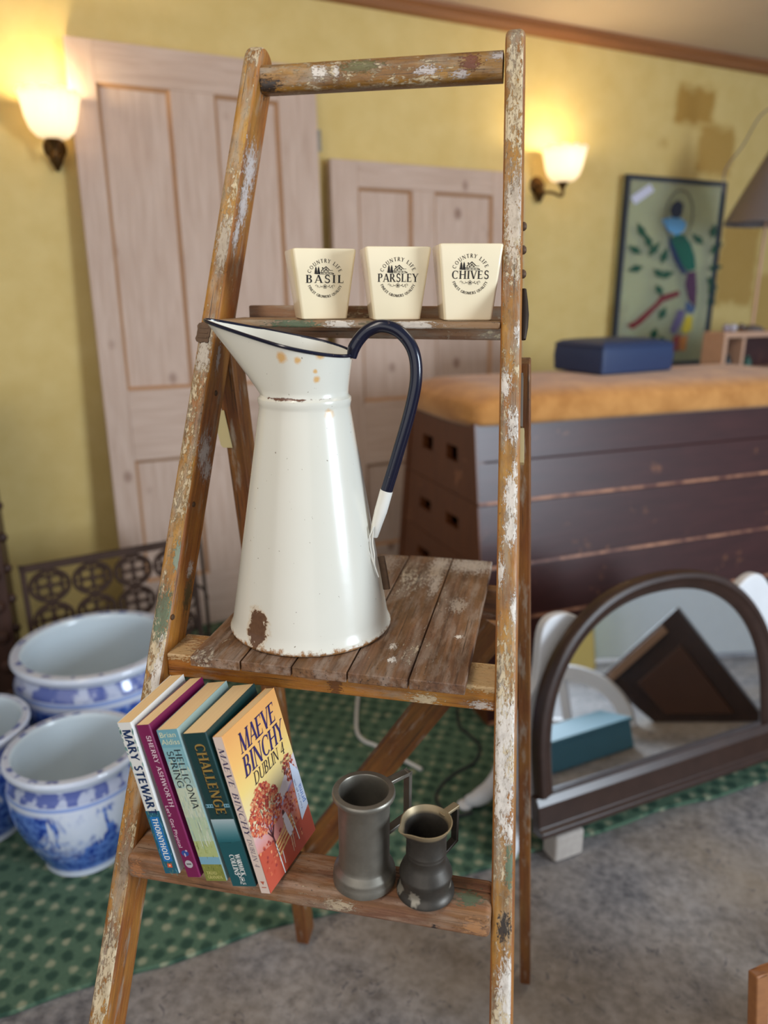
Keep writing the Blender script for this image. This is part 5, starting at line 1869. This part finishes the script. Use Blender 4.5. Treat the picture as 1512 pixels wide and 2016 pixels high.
MB().prism(poly, -0.014, 0.014, T=Th).build('shaped_panel', MAT['white_wood'], hb, bevel=0.006, seg=3)
for x in (lx0 - .07, rx1 + .145):
    pts = [V((x - .005, 0.12, 0)), V((x - .012, 0.08, 0.01)), V((x + .0, 0.045, 0.018)), V((x - .02, 0.018, 0.04)), V((x - .045, 0.012, 0.055))]
    MB().tube([Th @ p for p in smoothpath(pts, 5)], [0.024 - 0.0005 * i if i < 12 else 0.018 for i in range(21)], 14).build('foot', MAT['white_wood'], hb)
# white leg with scrolled foot left of the right stile, and a second knob foot further back
fq = hit((925, 1588), 2, 0.012)
tf = hb
tp = hit((965, 1420), 1, fq.y + 0.10)
pts = smoothpath([fq + Zu * 0.016 - rt * 0.01, fq + Zu * 0.026 + rt * 0.02, fq + Zu * 0.045 + rt * 0.05 + V((0, .02, 0)), fq + rt * 0.075 + Zu * 0.1 + V((0, .05, 0)), V((tp.x + 0.03, tp.y, tp.z - 0.01))], 6)
MB().tube(pts, [0.011, 0.013, 0.0145, 0.016, 0.0175, 0.019, 0.02, 0.021, 0.022, 0.022, 0.0215, 0.021, 0.02, 0.019, 0.018, 0.0175, 0.017, 0.0165, 0.016, 0.0155, 0.015, 0.015, 0.015, 0.0145, 0.014], 16).build('cabriole_leg', MAT['white_wood'], tf)
MB().lathe([(0.0, 0.0), (0.017, 0.0), (0.02, 0.008), (0.012, 0.016), (0.0, 0.018)], 18, M.Translation(V((fq.x, fq.y, 0.0112)) - rt * 0.012)).build('foot_pad', MAT['white_wood'], tf)
kq = hit((810, 1440), 2, 0.012)
kn = MB().lathe([(0.0, 0.0), (0.018, 0.0), (0.022, 0.01), (0.024, 0.022), (0.02, 0.036), (0.012, 0.045), (0.0, 0.048)], 20, M.Translation((kq.x, kq.y, 0.0112))).build('knob_foot', MAT['white_wood'])
tag(kn, 'round white painted knob foot on the carpet behind the diagonal brace', 'furniture foot')

# cables on the carpet
MAT['white_cable'] = plain('white_cable_plastic', srgb(206, 204, 200), 0.45)
MAT['black_cable'] = plain('black_cable_plastic', srgb(34, 36, 40), 0.5)
zc = 0.0165
pts = [hit(p, 2, zc) for p in ((706, 1362), (702, 1405), (703, 1440), (716, 1458), (740, 1468), (775, 1486), (830, 1515))]
c_ = MB().tube(smoothpath(pts, 8), 0.0052, 10).build('white_cable', MAT['white_cable'])
tag(c_, 'white cable bent across the green carpet under the platform', 'cable')
pts = [hit(p, 2, zc - 0.0015) for p in ((900, 1395), (905, 1430), (925, 1448), (945, 1470), (935, 1500), (900, 1520), (875, 1540), (860, 1562), (862, 1582), (880, 1600), (905, 1605), (930, 1600))]
c_ = MB().tube(smoothpath(pts, 8), 0.0038, 10).build('black_cable', MAT['black_cable'])
tag(c_, 'black cable curling over the green carpet behind the short pewter jug', 'cable')

# ------------------------------------------------------------------ stained glass bird panel hung on the back wall
gTL, gBR = wall_sz((1233, 343), 0.05), wall_sz((1412, 700), 0.05)
gTR = wall_sz((1429, 357), 0.05)
gw, gh = gTR[0] - gTL[0], 0.85
Tg = frame(E_W, Zu, W(gTL[0], 0.05, gTL[1] - gh))
sg_ = thing('stained_glass_panel', Tg.translation, 'framed stained glass panel of a green bird on a branch, on the wall', 'stained glass')
MAT['lead'] = plain('dark_lead_frame', srgb(52, 58, 72), 0.5, 0.4)
f_ = 0.018
b = MB()
for a, c_ in (((0, 0, -.012), (f_, gh, .012)), ((gw - f_, 0, -.012), (gw, gh, .012)), ((f_, 0, -.012), (gw - f_, f_, .012)), ((f_, gh - f_, -.012), (gw - f_, gh, .012))):
    b.box(a, c_, T=Tg)
b.build('frame', MAT['lead'], sg_)
m = N('clear_leaded_glass')
MAT['clear_glass'] = m.set((0.80, 0.90, 0.84), 0.08)
m.b.inputs['Transmission Weight'].default_value = 0.85
m.b.inputs['IOR'].default_value = 1.05
MB().box((f_, f_, -.002), (gw - f_, gh - f_, .002), T=Tg).build('clear_pane', MAT['clear_glass'], sg_)


def g_uv(p):
    q = Tg.inverted() @ onplane(p, Tg.translation, Tg.to_3x3() @ V((0, 0, 1)))
    return (q.x, q.y)


def shard(name, pxs, col, par=sg_, z=0.0026):
    m_ = ink(name, col, 0.2)
    pts = [g_uv(p) for p in pxs]
    return MB().prism(pts, z, z + 0.003, T=Tg).build(name.replace('_glass_x', '_glass'), m_, par)


shard('green_wing_glass', [(1330, 462), (1345, 462), (1358, 480), (1366, 505), (1368, 530), (1352, 534), (1340, 520), (1326, 488), (1318, 470)], (22, 92, 74))
shard('pale_blue_collar_glass', [(1302, 432), (1320, 428), (1340, 430), (1350, 440), (1345, 455), (1330, 464), (1312, 452)], (104, 168, 220))
shard('dark_head_glass', [(1318, 416), (1322, 402), (1334, 394), (1344, 402), (1342, 420), (1336, 430), (1324, 430)], (36, 40, 60))
shard('navy_breast_glass', [(1316, 460), (1330, 490), (1342, 524), (1352, 538), (1342, 540), (1326, 512), (1316, 482)], (34, 48, 84))
shard('purple_tail_glass', [(1352, 536), (1368, 534), (1370, 570), (1368, 605), (1354, 590), (1348, 560)], (78, 44, 72))
shard('blue_tail_glass', [(1350, 592), (1368, 606), (1362, 618), (1348, 612)], (66, 84, 120))
shard('violet_tail_glass', [(1334, 610), (1348, 612), (1338, 640), (1326, 660), (1318, 650)], (96, 84, 120))
shard('yellow_tail_glass', [(1350, 622), (1362, 622), (1360, 650), (1346, 658), (1340, 650)], (196, 172, 40))
shard('red_tail_glass', [(1324, 664), (1338, 656), (1334, 690), (1326, 692)], (150, 52, 40))
shard('orange_tail_glass', [(1338, 664), (1352, 660), (1348, 690), (1336, 690)], (206, 128, 40))
shard('red_branch_glass', [(1232, 640), (1250, 632), (1290, 596), (1300, 582), (1335, 572), (1336, 582), (1304, 594), (1262, 636), (1244, 648)], (118, 40, 44))
for i, (x, y, a, ln) in enumerate(((1268, 470, 2.0, 26), (1262, 500, 2.6, 24), (1275, 505, .9, 28), (1265, 525, 3.4, 24), (1285, 530, 5.6, 22), (1296, 545, .3, 24), (1300, 520, 1.2, 26), (1290, 560, 5.2, 20), (1280, 490, 1.9, 24), (1384, 482, 2.4, 24), (1395, 500, .7, 26), (1400, 470, 1.4, 22), (1392, 530, .2, 22), (1390, 545, 5.4, 24), (1396, 560, 5.0, 22), (1400, 580, 4.6, 22), (1296, 630, 1.1, 22), (1290, 645, 4.4, 22), (1300, 660, 4.9, 20))):
    c2, s2 = cos(a), -sin(a)
    shard('green_leaf_glass', [(x, y), (x + c2 * ln * .6 - s2 * 8, y + s2 * ln * .6 + c2 * 8), (x + c2 * ln * 1.35, y + s2 * ln * 1.35), (x + c2 * ln * .6 + s2 * 8, y + s2 * ln * .6 - c2 * 8)], (38, 78, 56), z=0.003 + 0.0001 * i)
tg0 = MB().prism([g_uv(p) for p in ((1241, 388), (1279, 362), (1287, 376), (1249, 403))], 0.003, 0.0036, T=Tg).build('price_ticket', ink('ticket_lilac_white', (206, 206, 226)), sg_)
ringp = [Tg @ V((g_uv((1336, 425))[0] + 0.085 * cos(2 * pi * k / 40), g_uv((1336, 425))[1] + 0.11 * sin(2 * pi * k / 40), 0.004)) for k in range(40)]
MB().tube(ringp, 0.0025, 6, closed=True).build('lead_ring', MAT['lead'], sg_)

# ------------------------------------------------------------------ shelf unit and grey-shaded lamp at the right edge
sh0 = hit((1428, 655), 1, 2.75)
She = E_W
Ts = frame(She, Zu, (sh0.x, sh0.y, 0.0115))
MAT['pink_pine'] = plain('pinkish_pine', srgb(196, 156, 130), 0.6, 0, 0.12, 30)
shelf = thing('shelf_unit', Ts.translation, 'pinkish pine shelf unit holding small dark wares behind the vaulting horse', 'shelf')
ht = sh0.z - 0.0115
sw, sd = 0.62, 0.11
MB().box((0, ht - 0.022, -sd), (sw, ht, 0), T=Ts).build('top_board', MAT['pink_pine'], shelf, bevel=0.003)
for x in (0.0, sw - 0.02):
    MB().box((x, 0, -sd), (x + 0.02, ht - 0.022, 0), T=Ts).build('side_panel', MAT['pink_pine'], shelf)
MB().box((0.02, 0, -sd), (sw - 0.02, ht - 0.022, -sd + 0.01), T=Ts).build('back_panel', MAT['horse_side'], shelf)
zsh = hit((1440, 716), 1, 2.75).z - 0.0115 - 0.03
for z in (zsh, zsh - 0.3, 0.05):
    MB().box((0.02, z - 0.018, -sd + 0.01), (sw - 0.02, z, -0.002), T=Ts).build('shelf_board', MAT['pink_pine'], shelf)
MB().box((0.115, zsh, -sd + 0.012), (0.13, ht - 0.022, -0.004), T=Ts).build('divider', MAT['pink_pine'], shelf)
for i, (x, c_, hh, r, nm, lb) in enumerate(((0.05, (206, 216, 214), 0.075, 0.014, 'small_bottle', 'small pale glass bottle at the left end of the pine shelf'), (0.09, (34, 44, 48), 0.06, 0.016, 'small_jar', 'small black jar beside the pale bottle on the pine shelf'), (0.16, (30, 30, 34), 0.07, 0.02, 'small_jar', 'small black jar right of the divider on the pine shelf'), (0.21, (40, 84, 70), 0.05, 0.018, 'small_jar', 'small green jar at the right on the pine shelf'))):
    bs = Ts @ V((x, zsh, -0.05))
    o = MB().lathe([(0.0, 0.0005), (r, 0.0005), (r * 1.05, hh * .3), (r, hh * .65), (r * .5, hh * .8), (r * .5, hh), (0.0, hh)], 16, M.Translation(bs)).build(nm, ink('ware_%d' % i, c_, 0.3))
    tag(o, lb, 'bottle' if 'bottle' in nm else 'jar')
for i, (x, c_, r) in enumerate(((0.06, (150, 140, 150), 0.016), (0.1, (176, 170, 180), 0.018), (0.15, (90, 70, 60), 0.017))):
    bs = Ts @ V((x, ht + 0.0005, -0.05))
    o = MB().lathe([(0.0, 0.0), (r * .6, 0.0), (r * .7, .004), (r, .016), (r * .9, .026), (r * .3, .03), (0.0, .034)], 16, M.Translation(bs)).build('glass_stopper', ink('trinket_%d' % i, c_, 0.2))
    tag(o, ('mauve glass stopper leftmost on top of the pine shelf', 'pale glass stopper in the middle on top of the pine shelf', 'brown glass stopper beside the lamp base on the pine shelf')[i], 'ornament')
# lamp
lb_ = Ts @ V((0.22, ht + 0.0006, -0.055))
lt_ = onplane((1482, 440), lb_, V((fw.x, fw.y, 0)))
MAT['grey_metal'] = plain('grey_painted_metal', srgb(112, 104, 104), 0.5, 0.2)
MAT['lamp_inner'] = plain('pale_shade_lining', srgb(214, 196, 160), 0.7)
lamp = thing('table_lamp', lb_, 'lamp with large grey conical shade on thin stem, right edge', 'lamp')
cx = onplane((1520, 438), lb_, V((fw.x, fw.y, 0)))
lb2 = V((cx.x, cx.y, lb_.z))
MB().lathe([(0.0, 0.0), (0.046, 0.0), (0.048, 0.006), (0.04, 0.016), (0.014, 0.024), (0.0, 0.026)], 28, M.Translation(lb_)).build('base', MAT['grey_metal'], lamp)
top_ = onplane((1512, 190), lb_, V((fw.x, fw.y, 0)))
MB().tube(smoothpath([lb_ + Zu * 0.02, V((lb_.x, lb_.y, lt_.z - 0.02)), V((lb_.x + (cx.x - lb_.x) * .3, lb_.y + (cx.y - lb_.y) * .3, lt_.z + 0.06)), V((cx.x, cx.y, top_.z))], 8), 0.006, 10).build('stem', MAT['pink_pine'], lamp)
rs = (cx - onplane((1433, 438), lb_, V((fw.x, fw.y, 0)))).length
zr = cx.z
apx = onplane((1520, 300), lb_, V((fw.x, fw.y, 0))).z
prof_s = [(rs, zr - 0.008), (rs * 1.005, zr), (rs * .98, zr + 0.01), (rs * .62, zr + (apx - zr) * .55), (rs * .28, apx), (rs * .2, apx + 0.03), (rs * .16, apx + 0.05)]
sh = MB().lathe([(r, z) for r, z in prof_s], 48, M.Translation((cx.x, cx.y, 0)))
so_ = sh.build('shade', MAT['grey_metal'], lamp)
sol = so_.modifiers.new('thickness', 'SOLIDIFY')
sol.thickness = 0.003
MB().lathe([(0.0, -0.02), (0.022, -0.018), (0.026, 0.0), (0.022, 0.018), (0.0, 0.02)], 20, M.Translation((cx.x, cx.y, top_.z))).build('switch_housing', MAT['white_wrap'], lamp)
fl0 = onplane((1500, 225), lb_, V((fw.x, fw.y, 0)))
fl1 = onplane((1428, 335), lb_, V((fw.x, fw.y, 0)))
MB().tube(smoothpath([V((cx.x, cx.y, top_.z - 0.01)), fl0, fl0 * .5 + fl1 * .5 + Zu * -.01, fl1, fl1 + Zu * -0.09 + rt * 0.005], 8), 0.003, 8).build('flex', MAT['grey_metal'], lamp)

# ------------------------------------------------------------------ picture frame in the bottom right corner
f0 = hit((1484, 1918), 2, 0.3)
Tf_ = frame(V((0.86, 0.5, 0)), (Zu * cos(0.16) + V((-.5, .86, 0)) * sin(0.16)), f0 - (Zu * cos(0.16) + V((-.5, .86, 0)) * sin(0.16)) * (0.3 / cos(0.16)))
pf = thing('picture_frame', Tf_.translation, 'brown wooden picture frame with pale mount in the bottom right corner', 'picture frame')
hF, wF, bw_ = 0.3 / cos(0.16) - 0.001, 0.36, 0.02
b = MB()
for a, c_ in (((0, 0.001, -.012), (bw_, hF, .006)), ((wF - bw_, 0.001, -.012), (wF, hF, .006)), ((bw_, 0.001, -.012), (wF - bw_, bw_, .006)), ((bw_, hF - bw_, -.012), (wF - bw_, hF, .006))):
    b.box(a, c_, T=Tf_)
b.build('frame', MAT['trim'], pf, bevel=0.003)
MB().box((bw_, bw_, -.008), (wF - bw_, hF - bw_, -.002), T=Tf_).build('mount', ink('pale_mount', (206, 188, 168), 0.8), pf)

# ------------------------------------------------------------------ props added out of frame to the right, to fill the mirror's reflection
Tq = frame(V((0, 1, 0)), Zu, (1.4, 0.0, 0.0))          # X = world y, Y = up, Z = towards +x
MAT['teal'] = plain('teal_paint', srgb(78, 128, 146), 0.6, var=0.1)
MAT['brown_panel'] = plain('brown_panel_wood', srgb(70, 42, 26), 0.4, var=0.2, nscale=8)
cb = thing('cabinet_stand_in_board', (1.4, 1.0, 0.0), 'dark tipped board standing in for a cabinet, reflected in the arched mirror', 'table top')  # added board that stands in for a dark cabinet in the reflection
MB().prism([(0.70, 0.165), (0.74, 0.12), (0.86, 0.001), (1.2, 0.001), (1.205, 0.03), (1.0, 0.395)], 0.0, 0.04, T=Tq).build('board', MAT['walnut'], cb, bevel=0.004)
MB().prism([(0.83, 0.14), (0.91, 0.03), (1.13, 0.03), (0.995, 0.27)], -0.012, -0.0005, T=Tq).build('panel', MAT['brown_panel'], cb, bevel=0.003)
MB().prism([(0.725, 0.172), (0.745, 0.15), (0.96, 0.315), (0.945, 0.34)], -0.012, -0.0005, T=Tq).build('moulding', plain('pale_brown_moulding', srgb(140, 108, 84), 0.5), cb, bevel=0.002)
Tq2 = frame(V((0.82, 0.57, 0)), Zu, (0.84, 0.66, 0.0))
cr = thing('teal_crate', Tq2.translation, 'teal painted crate reflected at the bottom left of the mirror', 'crate')
MB().box((0, 0.0005, 0.0), (0.34, 0.085, 0.14), T=Tq2).build('body', MAT['teal'], cr, bevel=0.004)
MB().box((-0.006, 0.085, -0.006), (0.346, 0.097, 0.146), T=Tq2).build('lid', MAT['teal'], cr, bevel=0.003)
Tq3 = frame(V((0, 1, 0)), Zu, (1.36, 0.33, 0.0))
fa = thing('arched_window_frame', Tq3.translation, 'white painted arched window frame reflected at the left of the mirror', 'window frame')
b = MB()
ring = [[V((0.24 + (0.24 - o_) * cos(pi * k / 30), 0.012 + (0.21 - o_) * sin(pi * k / 30), z)) for k in range(31)] for o_, z in ((0, -.014), (0, .014), (.05, .014), (.05, -.014))]
b.loft([list(r_) for r_ in zip(*ring)], closed=True, T=Tq3, cap0=True, cap1=True)
b.box((0.225, 0.012, -.012), (0.255, 0.18, .012), T=Tq3)
b.box((0, 0.0005, -.013), (0.48, 0.024, .013), T=Tq3)
b.build('frame', MAT['white_wood'], fa)
Tq4 = frame(V((0, 1, 0)), (Zu * cos(0.4) + V((1, 0, 0)) * sin(0.4)), (2.2, 0.1, 0.02))
yb = MB().box((0, 0.0005, -0.01), (0.36, 0.4, 0.01), T=Tq4).build('wall_stand_in_board', plain('wall_stand_in_yellow', srgb(206, 188, 110), 0.6, var=0.05), mw=Tq4)  # added board, gives the mirror its patch of yellow wall
tag(yb, 'yellow board standing in for the wall reflected at the upper left of the mirror', 'board')
Tq5 = frame(V((0, 1, 0)), (Zu * cos(0.4) + V((1, 0, 0)) * sin(0.4)), (2.45, -0.3, 0.02))
bb_ = MB().box((0.2, 0.0005, -0.01), (1.6, 0.75, 0.01), T=Tq5).build('sky_stand_in_board', plain('sky_stand_in_blue', srgb(214, 232, 250), 0.5, var=0.05), mw=Tq5)  # added board, tilted and coloured to pass for bright sky in the mirror
tag(bb_, 'pale blue board standing in for the sky reflected at the top of the mirror', 'board')
